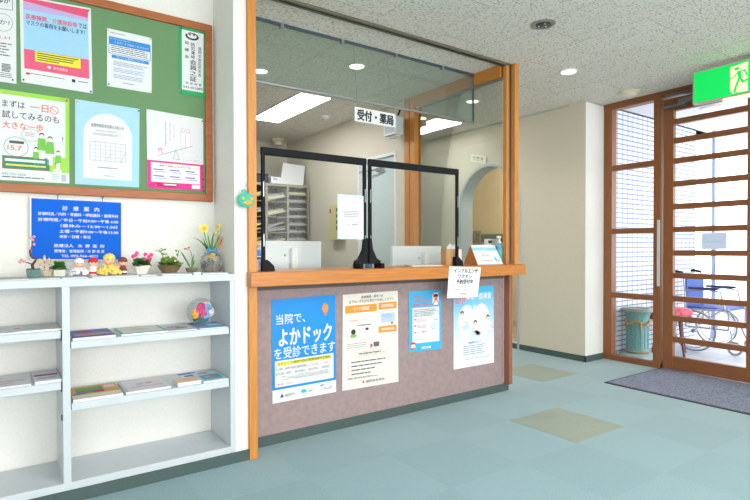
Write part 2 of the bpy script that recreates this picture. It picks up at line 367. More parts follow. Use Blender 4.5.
bx('joint',(3.262,4.03,.95),(3.30,4.045,2.5),mat('joint_grey',(120,110,100),.5),g,o_,0)
bx('head',(3.25,2.885,2.50),(3.335,3.955,2.6),M_PINEY,g,o_); bx('sill',(3.262,3.102,.95),(3.335,3.955,.985),M_PINEY,g,o_)
bx('glazing_channel',(3.268,2.87,2.485),(3.285,3.955,2.50),M_ALU,g,o_,0)
MB(o_).box((3.295,2.905,1.014),(3.301,3.955,2.50)).build('pane', M_PART, g)
# hanging smoke-barrier glass
g = sgroup('window_3',(2.2,3.18,2.19)); o_ = (2.2,3.18,2.19)
MB(o_).box((1.13,3.177,2.20),(3.25,3.184,2.585)).build('pane', M_HANG, g)
MB(o_).box((1.13,3.170,2.585),(3.25,3.190,2.6)).build('top_rail', mat('rail_bluegrey',(90,100,112),.4,.5), g)
MB(o_).box((1.13,3.172,2.19),(3.25,3.189,2.203)).build('bottom_rail', M_ALU, g)
MB(o_).box((3.246,3.172,2.19),(3.254,3.189,2.6)).build('end_rail', mat('rail_bluegrey',(90,100,112)), g)
for x in (1.5,1.96,2.43,2.9): MB(o_).box((x-.01,3.165,2.57),(x+.01,3.195,2.6)).build('clip', M_ALU, g)
# door leaf in the reception side wall
g = sgroup('door_2',(3.27,4.62,0)); o_ = (3.27,4.62,0)
bx('door_leaf',(3.29,4.30,.01),(3.33,4.94,2.09),mat('door_paleblue',(205,218,220),.4,noise=10,amt=.02),g,o_)
bx('door_frame',(3.262,4.27,0),(3.34,4.30,2.12),M_WHITE,g,o_); bx('door_frame',(3.262,4.94,0),(3.34,4.97,2.12),M_WHITE,g,o_); bx('door_frame',(3.262,4.30,2.09),(3.34,4.94,2.12),M_WHITE,g,o_)
mb = MB(o_); mb.tube([(3.29,4.55,1.97),(3.24,4.55,1.97),(3.22,4.75,1.97),(3.24,4.90,1.98)],.009).box((3.26,4.50,1.95),(3.29,4.60,1.99)); mb.build('door_closer', M_ALU, g)
# ================================================================== COUNTER
t = thing('reception_counter','long wooden reception counter with mauve front panel and dark kick strip under the screens','counter',(2.2,2.9,0)); o_ = (2.2,2.9,0)
bx('front_panel',(1.13,2.858,.06),(3.262,2.90,.934),M_PANEL,t,o_,0)
bx('kick_strip',(1.13,2.853,0),(3.315,2.90,.06),M_KICK,t,o_,0)
mb = MB(o_); mb.box((1.078,2.67,.935),(3.305,3.10,1.013)).build('counter_top', M_PINEH, t, bevel=.004)
bx('edge_bead',(1.13,2.852,.90),(3.255,2.858,.935),mat('bead_dark',(96,84,82),.6),t,o_,0)
bx('rear_desk',(1.3,3.16,.70),(3.2,3.85,.735),mat('desk_top_grey',(205,205,200),.4,noise=10,amt=.02),t,o_,.002)
bx('rear_desk_panel',(1.3,3.11,0),(3.2,3.15,.93),M_WHITE,t,o_,0)
for x in (1.35,3.12): bx('desk_leg',(x,3.75,0),(x+.04,3.80,.70),M_ALU,t,o_,0)
# ================================================================== SHELF UNIT
SX0, SX1, SD = -1.05, 1.0105, .232
t = thing('shelf_unit','pale grey enamelled steel open shelf unit against the white wall','shelf',(0,2.9,0)); o_ = (0,2.9,0)
YF, YB = 2.733, 3.055
bx('top_panel',(SX0,YF-.003,.971),(SX1,YB,1.007),M_STEEL,t,o_,.002)
bx('side_panel',(.985,YF,.055),(1.0105,YB,.971),M_STEEL,t,o_,.002); bx('side_panel',(SX0,YF,.055),(SX0+.026,YB,.971),M_STEEL,t,o_,.002)
bx('divider',(.217,YF-.002,.09),(.248,YB,.971),M_STEEL,t,o_,.002)
bx('bottom_panel',(SX0,YF,.055),(.985,YB,.09),M_STEEL,t,o_,.002)
for z in (.776,.546): bx('shelf',(SX0+.026,YF+.006,z-.034),(.212,YB,z),M_STEEL,t,o_,.002)
for z in (.724,.443): bx('shelf',(.252,YF+.006,z-.034),(.98,YB,z),M_STEEL,t,o_,.002)
for z in [.15+.075*i for i in range(11)]:
    for y in (2.76,2.99): MB(o_).box((.9845,y-.003,z-.003),(.9849,y+.003,z+.003)).build('peg_hole', mat('peg_grey',(120,125,128),.5), t)
for za,zb in ((.728,.772),(.50,.544),(.37,.395)): MB(o_).box((.212,2.748,za),(.217,2.758,zb)).build('shelf_clip', mat('clip_dark',(60,45,65),.5), t)
# ================================================================== NOTICE BOARD
t = thing('notice_board','large green felt notice board in a brown wooden frame','notice board',(-.2,3.05,1.41)); o_ = (-.2,3.05,1.41)
BX0,BX1,BZ0,BZ1 = -1.0,.996,1.41,2.418
bx('felt_panel',(BX0+.03,3.045,BZ0+.03),(BX1-.03,3.058,BZ1-.03),M_GREEN,t,o_,0)
bx('frame',(BX0,3.028,BZ1-.042),(BX1,3.058,BZ1),M_FRAME,t,o_,.003); bx('frame',(BX0,3.028,BZ0),(BX1,3.058,BZ0+.042),M_FRAME,t,o_,.003)
bx('frame',(BX1-.04,3.028,BZ0+.042),(BX1,3.058,BZ1-.042),M_FRAME,t,o_,.003); bx('frame',(BX0,3.028,BZ0+.042),(BX0+.04,3.058,BZ1-.042),M_FRAME,t,o_,.003)
for i,(c,z) in enumerate((((60,50,45),1.61),((20,120,70),1.57),((70,30,40),1.535),((150,110,90),1.51),((70,30,30),1.49),((60,50,45),1.47))):
    mb = MB(o_); mb.ball((.941,3.040,z),.005,8); mb.build('pushpin', C(c,.4), t, smooth=True)
NY = 3.043; NV = (0,-1,0); PG = 'printed notices pinned to the green board'
RED,BLU,GRN,YEL,WHT,DRD = (200,30,35),(30,80,200),(20,130,90),(235,190,50),(225,222,215),(140,50,40)
def notice(name,label,px,cat='poster',group=PG,base=M_PAPER,Y=NY):
    s = Sheet(wallq(px,1,Y),NV,base=base); return s
def fin(s,name,label,cat,group,pins=()):
    o = s.build(name); tag(o,label,cat,group)
    for u,v,c in pins: pin(s,o,u,v,c)
    return o
GT = (72,78,84)
# A far left white poster
s = notice('',0,[(-38,-26),(16,-19),(16.5,84),(-38,76)])
s.box(.1,.05,.93,.29,GT,.002).text('マスク着用',.2,.10,.62,.2,K,off=.01).text('体が',.63,.17,.88,.235,K,off=.02).ring(.75,.42,.18,.085,(110,150,120),.002).text('か?',.68,.395,.88,.44,K)
s.text('ご協力をお願いします',.15,.55,.9,.58,(190,60,60)).bars(.3,.62,.92,.76,5,GT).bars(.72,.82,.9,.90,6,K,.6).bars(.55,.91,.95,.96,3,GT)
fin(s,'poster','white poster cut off by the left edge, beside the pink and blue poster','poster',PG,((.93,.97,GRN),))
# B pink/blue mask poster (the cartoon animal is left out)
s = notice('',0,[(19.5,-5),(90.8,8.5),(92.5,93.5),(21.2,82)])
s.rect(.045,.02,.955,.155,(224,82,118)).poly([(.045,.06),(.955,.12),(.955,.155),(.045,.155)],(190,170,215),2).rect(.045,.155,.955,.63,(158,206,232),2)
s.text('医療機関、介護施設等',.08,.20,.79,.262,(226,70,110),3,.02).text('では',.81,.20,.93,.255,(35,45,110),3,.02).text('マスクの着用をお願いします!',.08,.272,.9,.328,(35,45,110),3,.02)
s.rect(.045,.61,.955,.835,(228,92,126),3).rect(.19,.615,.83,.735,(232,222,60),4).bars(.21,.63,.81,.725,4,K,.5).text('厚生労働省',.44,.765,.64,.795,W,5)
for i,(y) in enumerate((.63,.655,.68,.705)): s.rect(.22,y,.22+(.58,.52,.5,.3)[i],y+.011,(90,90,40),5)
s.bars(.12,.88,.66,.90,1,GT).rect(.70,.87,.75,.905,K).bars(.79,.88,.95,.905,1,GT).ell(.09,.89,.03,.015,(200,80,90))
s.ell(.38,.78,.025,.014,W,5)
fin(s,'poster','large pink and pale blue mask-wearing poster with a yellow text box','poster',PG,((.96,.035,RED),(.03,.975,BLU),(.97,.985,BLU)))
# C blue banded leaflet
s = notice('',0,[(107,28),(151.8,38.2),(151.6,93.2),(107,86)])
s.bars(.06,.055,.4,.08,1,GT).rect(.04,.13,.97,.26,(52,140,214)).text('マイナンバーカード',.07,.15,.5,.18,W).text('このカードで受付いただけます',.16,.2,.93,.235,W).box(.04,.26,.97,.42,(52,140,214),.003).bars(.08,.28,.93,.41,4,GT)
s.rect(.1,.44,.93,.495,(52,140,214)).text('カードの利用について',.2,.45,.82,.485,W).bars(.14,.55,.92,.63,3,(120,140,170)).bars(.14,.66,.92,.74,3,(120,160,210)).bars(.14,.77,.92,.85,3,(120,150,190)).bars(.35,.9,.62,.925,1,GT)
fin(s,'leaflet','small white notice with blue heading bands, left of the green-edged certificate','poster',PG,((.03,.03,WHT),(.97,.03,WHT),(.03,.97,GRN),(.97,.97,WHT)))
# D green framed certificate
s = notice('',0,[(178.8,25.6),(207,32),(206.6,98.2),(179.2,93.6)],base=mat('cert_green',(20,165,95),.6))
s.rect(.1,.045,.87,.93,W).ell(.46,.12,.24,.055,K,2).ell(.46,.115,.17,.036,W,3).ell(.38,.10,.045,.012,K,4).ell(.52,.095,.045,.012,K,4).bars(.36,.122,.56,.132,1,GT)
s.poly([(.2,.1),(.3,.075),(.32,.1)],W,5)
s.vtext('協 議 会',.2,.20,.34,.46,K,off=.02).vtext('防犯連絡',.42,.21,.56,.45,K,off=.02).vtext('会員之証',.38,.46,.62,.79,K,off=.02).vtext('福岡市南区防犯会',.68,.25,.79,.70,K,off=.01)
s.text('南 警 察 署',.22,.805,.8,.84,K).text('542-0110㈹',.14,.86,.85,.905,K,off=.02)
fin(s,'certificate','narrow green-bordered certificate with vertical black writing, top right of the board','certificate',PG,((.08,.03,BLU),(.95,.035,BLU),(.06,.975,DRD),(.95,.985,DRD)))
# E green/white family poster
s = notice('',0,[(-16,86.5),(69.3,98.8),(69.3,183.7),(-16,179)])
LG = (160,214,80)
s.rect(0,0,1,.05,LG).rect(.95,.05,1,.70,LG).rect(.75,.70,1,.88,LG)
s.text('まずは',.2,.11,.46,.19,(70,64,60),off=.01).text('一日',.52,.115,.74,.20,(232,96,60),off=.01).ring(.81,.16,.05,.045,(232,96,60),.003).line(.775,.14,.85,.185,(232,96,60),.003)
s.text('試してみるのも',.2,.225,.87,.31,(70,64,60),off=.01).text('大きな一歩',.2,.345,.68,.425,(232,96,60),off=.01)
s.ring(.53,.475,.11,.07,(140,180,150),.002).bars(.46,.445,.6,.50,3,(200,140,130)).ring(.36,.62,.14,.11,(110,120,120),.002).rect(.28,.555,.45,.585,(90,90,90)).text('15.7',.26,.61,.42,.66,(232,96,60),off=.02)
for u,v,q in ((.66,.44,1.1),(.76,.47,1.1),(.59,.60,.8),(.86,.62,.8)):
    s.ell(u,v+.02,.028*q,.022*q,(70,60,55),2).ell(u,v+.032,.022*q,.018*q,(246,232,218),3).poly([(u-.04*q,v+.06),(u+.04*q,v+.06),(u+.05*q,v+.18*q),(u-.05*q,v+.18*q)],(120,190,80),2).rect(u-.03*q,v+.18*q,u+.03*q,v+.18*q+.12*q,(235,235,235),2).box(u-.03*q,v+.18*q,u+.03*q,v+.18*q+.12*q,(170,180,170),.001,3)
s.vtext('と一緒に',.91,.43,.925,.55,(120,130,110))
s.rect(.2,.725,.76,.87,(150,100,60)).rect(.215,.735,.745,.86,(40,140,110),2).bars(.23,.75,.72,.80,1,W,.8).rect(.24,.815,.71,.835,(235,215,90),3).rect(.23,.755,.7,.785,W,3)
s.ell(.85,.78,.025,.022,(70,60,55),2).ell(.85,.79,.02,.018,(246,232,218),3).poly([(.8,.84),(.9,.84),(.91,.9),(.79,.9)],W,2)
s.text('092-761-2606',.2,.915,.47,.94,(40,140,110)).bars(.2,.955,.7,.985,1,GT).rect(.9,.90,.96,.98,(180,190,200)).bars(.78,.90,.88,.98,4,(150,200,190))
fin(s,'poster','white poster with lime green edge, black and orange headline, small family drawing','poster',PG,((.965,.03,RED),))
# F pale blue sheet with arch window
s = notice('',0,[(75,99),(139.6,109),(139,187.6),(75,184)],base=mat('sheet_paleblue',(170,212,236),.7,noise=15,amt=.03))
arcp = [(.12,.92),(.12,.40)]+[(.5-.38*math.cos(PI*i/16),.40-.28*math.sin(PI*i/16)) for i in range(1,16)]+[(.88,.40),(.88,.92)]
s.poly(arcp[::1],W,1); s.text('医療情報取得加算のお知らせ',.24,.255,.75,.30,(100,110,125),off=.01)
s.bars(.3,.335,.7,.35,1,GT).bars(.26,.37,.75,.40,2,(150,155,165)).box(.22,.475,.78,.70,(130,136,145),.0015,2)
for i in range(1,7): s.line(.22+.08*i,.475,.22+.08*i,.70,(150,155,162),.0012,2)
for i in range(1,5): s.line(.22,.475+.045*i,.78,.475+.045*i,(150,155,162),.0012,2)
s.line(.46,.70,.54,.61,(130,136,145),.0012,2).line(.70,.70,.78,.56,(130,136,145),.0012,2).bars(.33,.755,.7,.80,2,(150,155,165)).line(.22,.845,.78,.845,(170,175,180),.001,2).text('永野医院',.42,.872,.6,.89,(130,136,145))
fin(s,'poster','pale blue notice with a white arched window holding a small timetable','poster',PG,((.03,.03,YEL),(.98,.03,BLU)))
# G white/magenta seesaw poster
s = notice('',0,[(146.3,109),(203,119),(203.6,190.8),(147.6,188)])
MG = (232,50,140)
s.rect(0,.64,1,1,MG).rect(.06,.665,.93,.915,(246,244,232),2).text('福岡で活躍されるみなさまへ',.2,.685,.8,.715,K,3,.01)
for i in range(3):
    for j in range(2): s.rect(.1+.28*i,.745+.085*j,.28+.28*i,.76+.085*j,(110,90,180),3).rect(.13+.28*i,.775+.085*j,.32+.28*i,.787+.085*j,(140,170,220),3)
s.bars(.06,.93,.6,.985,2,(250,200,225)).rect(.28,.935,.5,.955,W,3).rect(.78,.925,.93,.98,W,3)
s.vtext('私たちが支えます',.305,.12,.335,.46,(220,90,150)).vtext('あなたの歩み',.385,.13,.41,.36,(210,120,160)).vtext('ささえあい',.46,.14,.48,.36,(210,140,170))
s.line(.18,.575,.8,.40,(150,140,150),.003).poly([(.5,.47),(.56,.60),(.44,.60)],(225,220,225),1).line(.5,.47,.56,.60,(150,140,150),.002,2).line(.5,.47,.44,.60,(150,140,150),.002,2).line(.44,.60,.56,.60,(150,140,150),.002,2)
s.poly([(.16,.47),(.26,.44),(.29,.52),(.19,.56)],(248,240,244),1).text('代',.18,.465,.27,.535,MG,2,.02)
for u in (.63,.72): s.ring(u,.20,.035,.025,(220,150,160),.002).poly([(u-.045,.235),(u+.045,.235),(u+.04,.42),(u-.04,.42)],(250,236,236),1).box(u-.045,.235,u+.04,.42,(220,150,160),.0015,2)
s.text('いっしょにがんばろう',.58,.585,.93,.605,(220,90,150)).ring(.75,.52,.14,.04,(230,190,205),.0015)
fin(s,'poster','white poster with a seesaw line drawing above a magenta panel, below the green certificate','poster',PG,((.02,.02,WHT),(.985,.035,RED)))
# ================================================================== BLUE CLINIC SIGN
q = wallq([(30,197.2),(122,202),(122,260.5),(30,260)],1,3.045)
t = thing('clinic_hours_sign','blue clinic hours sign with white lettering hanging under the notice board','sign',(q[3]+q[2])/2)
s = Sheet(q,NV,.012,base=mat('sign_edge',(235,228,222),.4),org=t.location)
BL = mat('sign_blue',(0,98,214),.55,noise=3,amt=.05,spec=.15)
s.rect(.012,.015,.985,.985,BL)
s.text('診   療   案   内',.33,.115,.73,.19,W,off=.02)
s.text('診療科目／内科・胃腸科・呼吸器科・循環外科',.08,.225,.95,.28,W,off=.02)
s.text('診療時間／平日－午前9:00～午後 6:00',.08,.32,.95,.375,W,off=.02)
s.text('（昼休み－12:30～1:30）',.31,.41,.94,.465,W,off=.02)
s.text('土曜－午前9:00～午後12:30',.30,.50,.95,.555,W,off=.02)
s.text('休診－日曜・祭日',.30,.59,.63,.64,W,off=.02)
s.text('医療法人   永  野  医  院',.245,.735,.79,.79,W,off=.02)
s.text('管理者：管理医師／永 野 信 吾',.245,.825,.79,.875,W,off=.02)
s.text('TEL 092-566-4822',.32,.91,.72,.95,W,off=.02)
s.build('sign_plate',t)
for u in (.28,.77):
    p = s.p(u,0,0); mb = MB(t.location); mb.tube([p+Vector((0,0,-.004)),p+Vector((0,.002,.022)),p+Vector((0,.006,.028))],.0018,6).box(p+Vector((-.006,-.004,.016)),p+Vector((.006,.006,.024)))
    mb.build('hook', mat('hook_grey',(110,100,90),.5), t)
# ================================================================== COUNTER POSTERS
CG = 'posters taped to the counter front'; CYP = 2.8555
def cposter(px,base=M_PAPER,Y=CYP): return Sheet(wallq(px,1,Y),NV,.001,base=base)
SKY = (0,140,222)
s = cposter([(271.7,300.2),(335.2,294.4),(336,391.8),(272.4,403.8)],mat('poster_azure',SKY,.5,noise=6,amt=.04))
s.text('当院で、',.06,.145,.50,.245,W,off=.015).text('よかドック',.10,.29,.93,.46,W,off=.05).text('を受診できます',.03,.47,.985,.58,W,off=.015)
s.ell(.83,.13,.05,.05,(232,150,60)).ell(.83,.185,.02,.018,(235,120,60)).rect(.04,.595,.96,.85,W,1)
s.rect(.07,.61,.93,.645,(240,230,60),2).text('よかドック(福岡市国民健康保険特定健診)',.08,.61,.92,.645,K,3,.01)
s.text('【対象】福岡市国民健康保険にご加入の40歳～74歳',.06,.665,.88,.69,(80,60,90)).rect(.6,.664,.88,.69,(246,246,246),3).text('40歳～74歳',.6,.666,.87,.69,(225,60,90),4)
s.text('【内容】問診、身体測定、血圧測定、尿検査、',.06,.71,.9,.735,(70,60,80)).bars(.14,.75,.93,.80,3,(120,120,140)).text('【費用】500円',.06,.815,.30,.84,(210,60,90))
s.rect(0,.875,1,1,W,1).text('福岡市',.18,.925,.33,.955,(40,60,110)).poly([(.11,.955),(.14,.915),(.17,.955)],(40,70,150),2).ell(.47,.93,.04,.02,(60,180,220),2).text('がん検診',.50,.925,.62,.95,(40,60,110)).text('健康づくり',.74,.895,.87,.92,(60,60,80)).bars(.74,.93,.97,.96,2,GT)
fin(s,'poster','bright blue poster with big white writing on the left of the counter front','poster',CG)
s = cposter([(342.8,294.8),(397.7,290.6),(398.4,381.6),(342.2,391)],mat('poster_cream',(232,228,218),.7,noise=12,amt=.02))
s.text('医療機関・薬局では',.32,.025,.72,.055,K,off=.01).text('以下のいずれかを受付でお出しください',.1,.065,.92,.10,K,off=.01)
OR = (244,150,50)
s.rect(.04,.12,.60,.20,OR).text('マイナ保険証',.18,.14,.46,.18,W,off=.02).rect(.63,.115,.97,.19,OR).text('健康保険証',.68,.135,.92,.17,W,off=.02).rect(.63,.37,.97,.44,OR).text('資格確認書',.68,.39,.92,.42,W,off=.02)
s.text('(利用登録をした方)',.1,.27,.42,.29,(230,110,130)).rect(.1,.31,.56,.46,(238,238,238)).box(.1,.31,.56,.46,(200,200,205),.002,2).ell(.18,.40,.04,.03,(60,50,60),3).ell(.18,.44,.06,.02,(130,190,90),3).ell(.42,.38,.03,.014,K,3).bars(.25,.33,.5,.36,1,(200,140,150))
s.rect(.68,.235,.93,.33,(190,208,236)).box(.68,.235,.93,.33,(160,180,220),.002,2).bars(.7,.25,.9,.31,3,(120,140,180)).ell(.88,.345,.02,.012,(200,60,70),3)
s.bars(.08,.52,.46,.58,3,(150,150,150)).poly([(.48,.54),(.53,.56),(.48,.60)],(210,70,110),2).rect(.54,.53,.64,.58,(100,100,100)).box(.68,.46,.93,.58,(210,210,210),.0015,2)
s.box(.22,.62,.80,.665,(214,150,110),.002,2).bars(.27,.632,.76,.655,1,GT).text('こちらもあわせてご提示ください',.27,.632,.75,.655,GT,3)
for i in range(4): s.text('✓',.08,.71+.042*i,.115,.735+.042*i,(210,80,100)).bars(.15,.713+.042*i,.88-.12*i,.733+.042*i,1,GT,.6)
s.bars(.08,.88,.62,.90,2,GT,.5).text('福岡県医師会',.4,.925,.74,.955,(60,70,100),off=.01).poly([(.33,.94),(.37,.92),(.37,.955)],(210,60,60),2)
fin(s,'poster','cream poster with orange heading boxes, right of the bright blue poster','poster',CG)
s = cposter([(408.9,291.4),(441.1,289.3),(441.5,348.6),(408.9,352.4)],mat('poster_cyan',(60,178,228),.5,noise=8,amt=.04))
s.text('発熱などの',.12,.075,.45,.115,(240,80,60),off=.02).text('かぜ症状がある方は',.12,.14,.66,.185,(240,80,60),off=.02).text('事前にお電話を!',.12,.21,.70,.26,(240,80,60),off=.02)
s.rect(.72,.05,.92,.25,(235,238,238)).ell(.82,.1,.08,.03,(60,60,70),2).ell(.82,.15,.06,.035,(236,190,160),3).line(.72,.05,.93,.25,(220,50,40),.006,4).line(.93,.05,.72,.25,(220,50,40),.006,4).rect(.76,.2,.88,.25,(240,240,245),3)
s.rect(.1,.28,.93,.865,W).bars(.15,.31,.86,.44,5,(130,140,140),.5)
for i in range(3): s.rect(.15,.46+.105*i,.2,.485+.105*i,(232,60,110),2).text(('せきエチケット','手洗いうがい','マスク着用')[i],.22,.46+.105*i,.52,.49+.105*i,(232,60,110),off=.02).bars(.2,.50+.105*i,.55,.525+.105*i,1,GT)
s.ring(.76,.6,.1,.05,(110,170,220),.002,2).bars(.68,.58,.84,.66,3,(140,170,210)).rect(.76,.48,.88,.51,(200,200,210),2).bars(.15,.80,.55,.83,1,(190,150,160))
s.ell(.12,.87,.07,.03,(200,50,50),2).ell(.12,.91,.07,.04,(246,214,190),3).rect(.06,.93,.18,.96,(220,60,60),3).rect(.38,.93,.66,.965,W,2).text('福岡市',.43,.936,.61,.96,K,3)
fin(s,'poster','small sky blue poster with white text box, third from left on counter front','poster',CG)
mt,N,L,b = nodes_mat('poster_blue_fade')      # printed gradient from blue at the top to white
tc = N.new('ShaderNodeTexCoord'); sp = N.new('ShaderNodeSeparateXYZ'); L.new(tc.outputs['Generated'],sp.inputs[0])
cr = N.new('ShaderNodeValToRGB'); L.new(sp.outputs['Z'],cr.inputs[0])
cr.color_ramp.elements[0].position=.25; cr.color_ramp.elements[0].color=rgb((240,246,250)); cr.color_ramp.elements[1].position=.95; cr.color_ramp.elements[1].color=rgb((70,186,232))
L.new(cr.outputs[0],b.inputs['Base Color']); b.inputs['Roughness'].default_value=.5
s = cposter([(453.4,288),(493.6,285),(493.8,362.4),(453.6,369.6)],mt)
s.text('肺',.06,.055,.28,.20,(242,130,120),off=.02).text('年に一度検査',.30,.085,.93,.165,W,off=.04).bars(.32,.18,.62,.195,1,(120,160,200))
for cxx,sg in ((.30,-1),(.70,1)):
    s.poly([(cxx+sg*.20*math.cos(2*PI*i/22)*(1 if math.sin(2*PI*i/22)<0.2 else .85)+sg*.02*math.sin(2*PI*i/22), .44+.22*math.sin(2*PI*i/22)) for i in range(22)],(236,246,250),1)
s.rect(.475,.24,.545,.46,(236,246,250),2)
for u,v in ((.2,.32),(.52,.45),(.84,.40)):
    s.ell(u,v,.045,.03,(120,70,50),3).ell(u,v+.015,.035,.022,(246,214,190),4).poly([(u-.05,v+.04),(u+.05,v+.035),(u+.12,v+.16),(u,v+.17)],(246,248,250),3).line(u+.03,v+.1,u+.15,v+.15,(190,90,70),.004,4).line(u-.05,v+.04,u,v+.17,(150,180,200),.002,4)
s.ell(.5,.6,.17,.045,(215,225,232),3).ell(.28,.5,.09,.03,(200,220,232),3)
s.text('呼吸器健診を受けましょう',.35,.685,.66,.715,(40,110,200),off=.02).bars(.22,.735,.80,.86,5,(110,140,170),.35).bars(.28,.90,.95,.915,1,(100,130,160))
fin(s,'poster','white and blue lungs poster on the counter front, partly under the hanging note','poster',CG)
# taped note on the counter edge (slightly curled paper)
q = wallq([(449.2,266.4),(481,267.3),(477.4,296.8),(447,298.3)],1,2.6665)
s = Sheet(q,NV,.0008,base=mat('note_paper',(238,238,244),.8,noise=8,amt=.02))
s.text('インフルエンザ',.15,.06,.90,.20,K,off=.06).text('ワクチン',.28,.245,.74,.37,K,off=.06).text('予約受付中',.25,.41,.78,.56,K,off=.05)
s.text('〒 予約・お問い合わせ',.24,.60,.78,.65,(80,80,90)).text('１～２週間前までにお申し込みください',.1,.71,.88,.76,(80,80,90)).text('永野医院',.4,.85,.6,.905,(70,50,110),off=.01)
s.line(.1,.44,.16,.5,(150,150,210),.002).line(.85,.38,.93,.42,(150,150,210),.002)
fin(s,'paper_note','white handwritten vaccine note taped over the wooden counter edge','note',None)
# ================================================================== HANGING SIGN
q = wallq([(354.2,106.8),(394.8,114.5),(394.8,127.8),(354.2,121)],1,3.16)
t = thing('reception_sign','white hanging sign with black characters above the reception counter','sign',(q[2]+q[3])/2)
s = Sheet(q,NV,.008,base=M_WHITE,org=t.location)
s.text('受付・薬局',.06,.14,.94,.88,K,off=.07).build('sign_plate',t)
for u,px in ((.07,349.3),(.96,398.3)):
    a = s.p(u,0,0)+Vector((0,.003,-.004)); b_ = Vector((at(px,45,2,2.59).x,3.16,2.585))
    MB(t.location).tube([a,b_],.0013,5).build('wire', mat('wire_grey',(130,128,120),.5), t)
# ================================================================== COUNTER SCREENS
def screen(x0,x1,label,feet):
    Y = 2.80; zt = at(365,158.5,1,Y).z; t = thing('counter_screen',label,'screen',((x0+x1)/2,Y,1.013),0,'clear acrylic counter screens'); o = t.location
    w = .019
    mb = MB(o); mb.box((x0,Y-.012,zt-.045),(x1,Y+.012,zt)); mb.build('top_bar', M_BLACK, t, bevel=.008)
    MB(o).box((x0+.012,Y-.0015,1.05),(x1-.012,Y+.0015,zt-.04)).build('acrylic_panel', M_ACR, t)
    for x in (x0+.004,x1-.004-w):
        bx('side_post',(x,Y-.01,1.06),(x+w,Y+.01,zt-.02),M_BLACK,t,o,.002)
        for za,zb in ((.60,.72),(.20,.30)):
            MB(o).box((x+w*.35,Y-.0115,1.013+(zt-1.013)*za),(x+w*.65,Y-.0098,1.013+(zt-1.013)*zb)).build('slot', M_ALU, t)
    for xc,side in feet:
        sg = -1 if side == 'L' else 1
        x_in = xc
        if side == 's':
            MB(o).prism([(x_in-.012,1.0135),(x_in-.012,1.075),(x_in+.012,1.075),(x_in+.05,1.04),(x_in+.055,1.0135)],1,Y-.016,Y+.016).build('foot', M_BLACK, t, bevel=.003)
            continue
        prof = [(0,.19),(.012,.19),(.022,.12),(.055,.06),(.082,.045),(.085,.0),(.060,.0),(.058,.03),(.02,.03),(.0,.03)]
        pts = [(x_in+sg*px_, 1.0135+pz) for px_,pz in prof]
        MB(o).prism(pts,1,Y-.016,Y+.016).build('foot', M_BLACK, t, bevel=.002)
        bx('foot_base',(x_in+sg*.058,Y-.06,1.0135),(x_in+sg*.085,Y+.025,1.045),M_BLACK,t,o,.004)
    return t
Ysc = 2.80
xa,xb,xc,xd = at(260.5,150,1,Ysc).x, at(366.3,160,1,Ysc).x, at(367.8,160,1,Ysc).x, at(458.2,170,1,Ysc).x
screen(xa,xb-.002,'clear counter screen in black frame, the left one holding a paper notice',((xa+.02,'s'),(xb-.004,'L')))
screen(xc+.001,xd,'clear counter screen in black frame, the right one with no paper on it',((xc+.004,'R'),(xd-.022,'s')))
q = wallq([(337.5,194),(365,196),(365,239.3),(337.5,238.8)],1,2.796)
s = Sheet(q,NV,.0008,base=mat('notice_bluewhite',(206,224,238),.7))
s.rect(.08,.06,.93,.93,(244,246,248)).text('発熱・咳症状のある方へ',.22,.245,.78,.28,GT).bars(.2,.36,.86,.52,4,(150,155,165),.4).text('1m  300円',.33,.64,.72,.70,GT,off=.02).bars(.42,.84,.62,.86,1,GT).ring(.86,.12,.07,.04,(110,170,180),.002,3)
fin(s,'paper_notice','pale blue printed notice stuck on the left acrylic screen','notice',None)
# ================================================================== THINGS ON THE COUNTER
# brown box holding papers
def on_counter(px,Y): return Vector((Xat(px,Y),Y,1.0135))
L0 = on_counter(451.5,2.83); x0 = Xat(446.5,2.83); x1 = Xat(456.5,2.83); x2 = Xat(461.8,2.83); zt = at(450,249,1,2.83).z
t = thing('tissue_box','brown cardboard box with white tissue poking out, beside the right screen foot','box',L0); o = L0
mb = MB(o); wl=.004
mb.box((x0,2.83,1.0135),(x1,2.89,1.018)).box((x0,2.83,1.018),(x1,2.834,zt)).box((x0,2.886,1.018),(x1,2.89,zt)).box((x0,2.834,1.018),(x0+wl,2.886,zt)).box((x1-wl,2.834,1.018),(x1,2.886,zt))
mb.build('carton', mat('cardboard',(200,152,98),.8,noise=12,amt=.06), t)
MB(o).box((x1+.0005,2.832,1.0135),(x2,2.888,zt-.002)).build('side_sleeve', mat('sleeve_pink',(236,216,206),.7), t)
mb = MB(o)
for i in range(5):
    u = x0+.05+i*.02; mb.leaf((u,2.86,zt-.03),(u+random.uniform(-.01,.02),2.86,zt+random.uniform(.02,.045)),.035,nrm=Vector((0,1,.1)))
mb.build('tissue', M_PAPER, t)
# tent card
Yt = 2.79
pA = at(470.5,245,1,Yt+.06); x0 = at(477.8,265,1,Yt).x; x1 = at(503.2,264,1,Yt).x
L0 = Vector(((x0+x1)/2,Yt+.06,1.0135)); t = thing('desk_calendar','white and blue desk calendar card standing on a brown folded base beside the pump bottle','calendar',L0)
zt = pA.z
q = [Vector((pA.x,Yt+.06,zt)),Vector((at(494,246,1,Yt+.06).x,Yt+.06,zt)),Vector((x1,Yt,1.015)),Vector((x0,Yt,1.015))]
s = Sheet(q,(0,-1,.35),.0015,org=L0)
s.rect(0,.13,1,.29,(140,205,228)).text('お知らせ',.4,.17,.62,.25,W,3).bars(.35,.40,.6,.43,1,(230,130,140)).bars(.25,.5,.65,.6,2,(150,160,170),.4).bars(.2,.78,.7,.85,1,(170,175,180),.5)
s.ell(.78,.72,.05,.1,(120,190,220),2).ell(.9,.82,.05,.05,(240,190,120),2).ell(.83,.84,.05,.06,(150,210,210),2)
s.build('front_card',t)
xa_ = at(465.5,258,1,Yt+.09).x
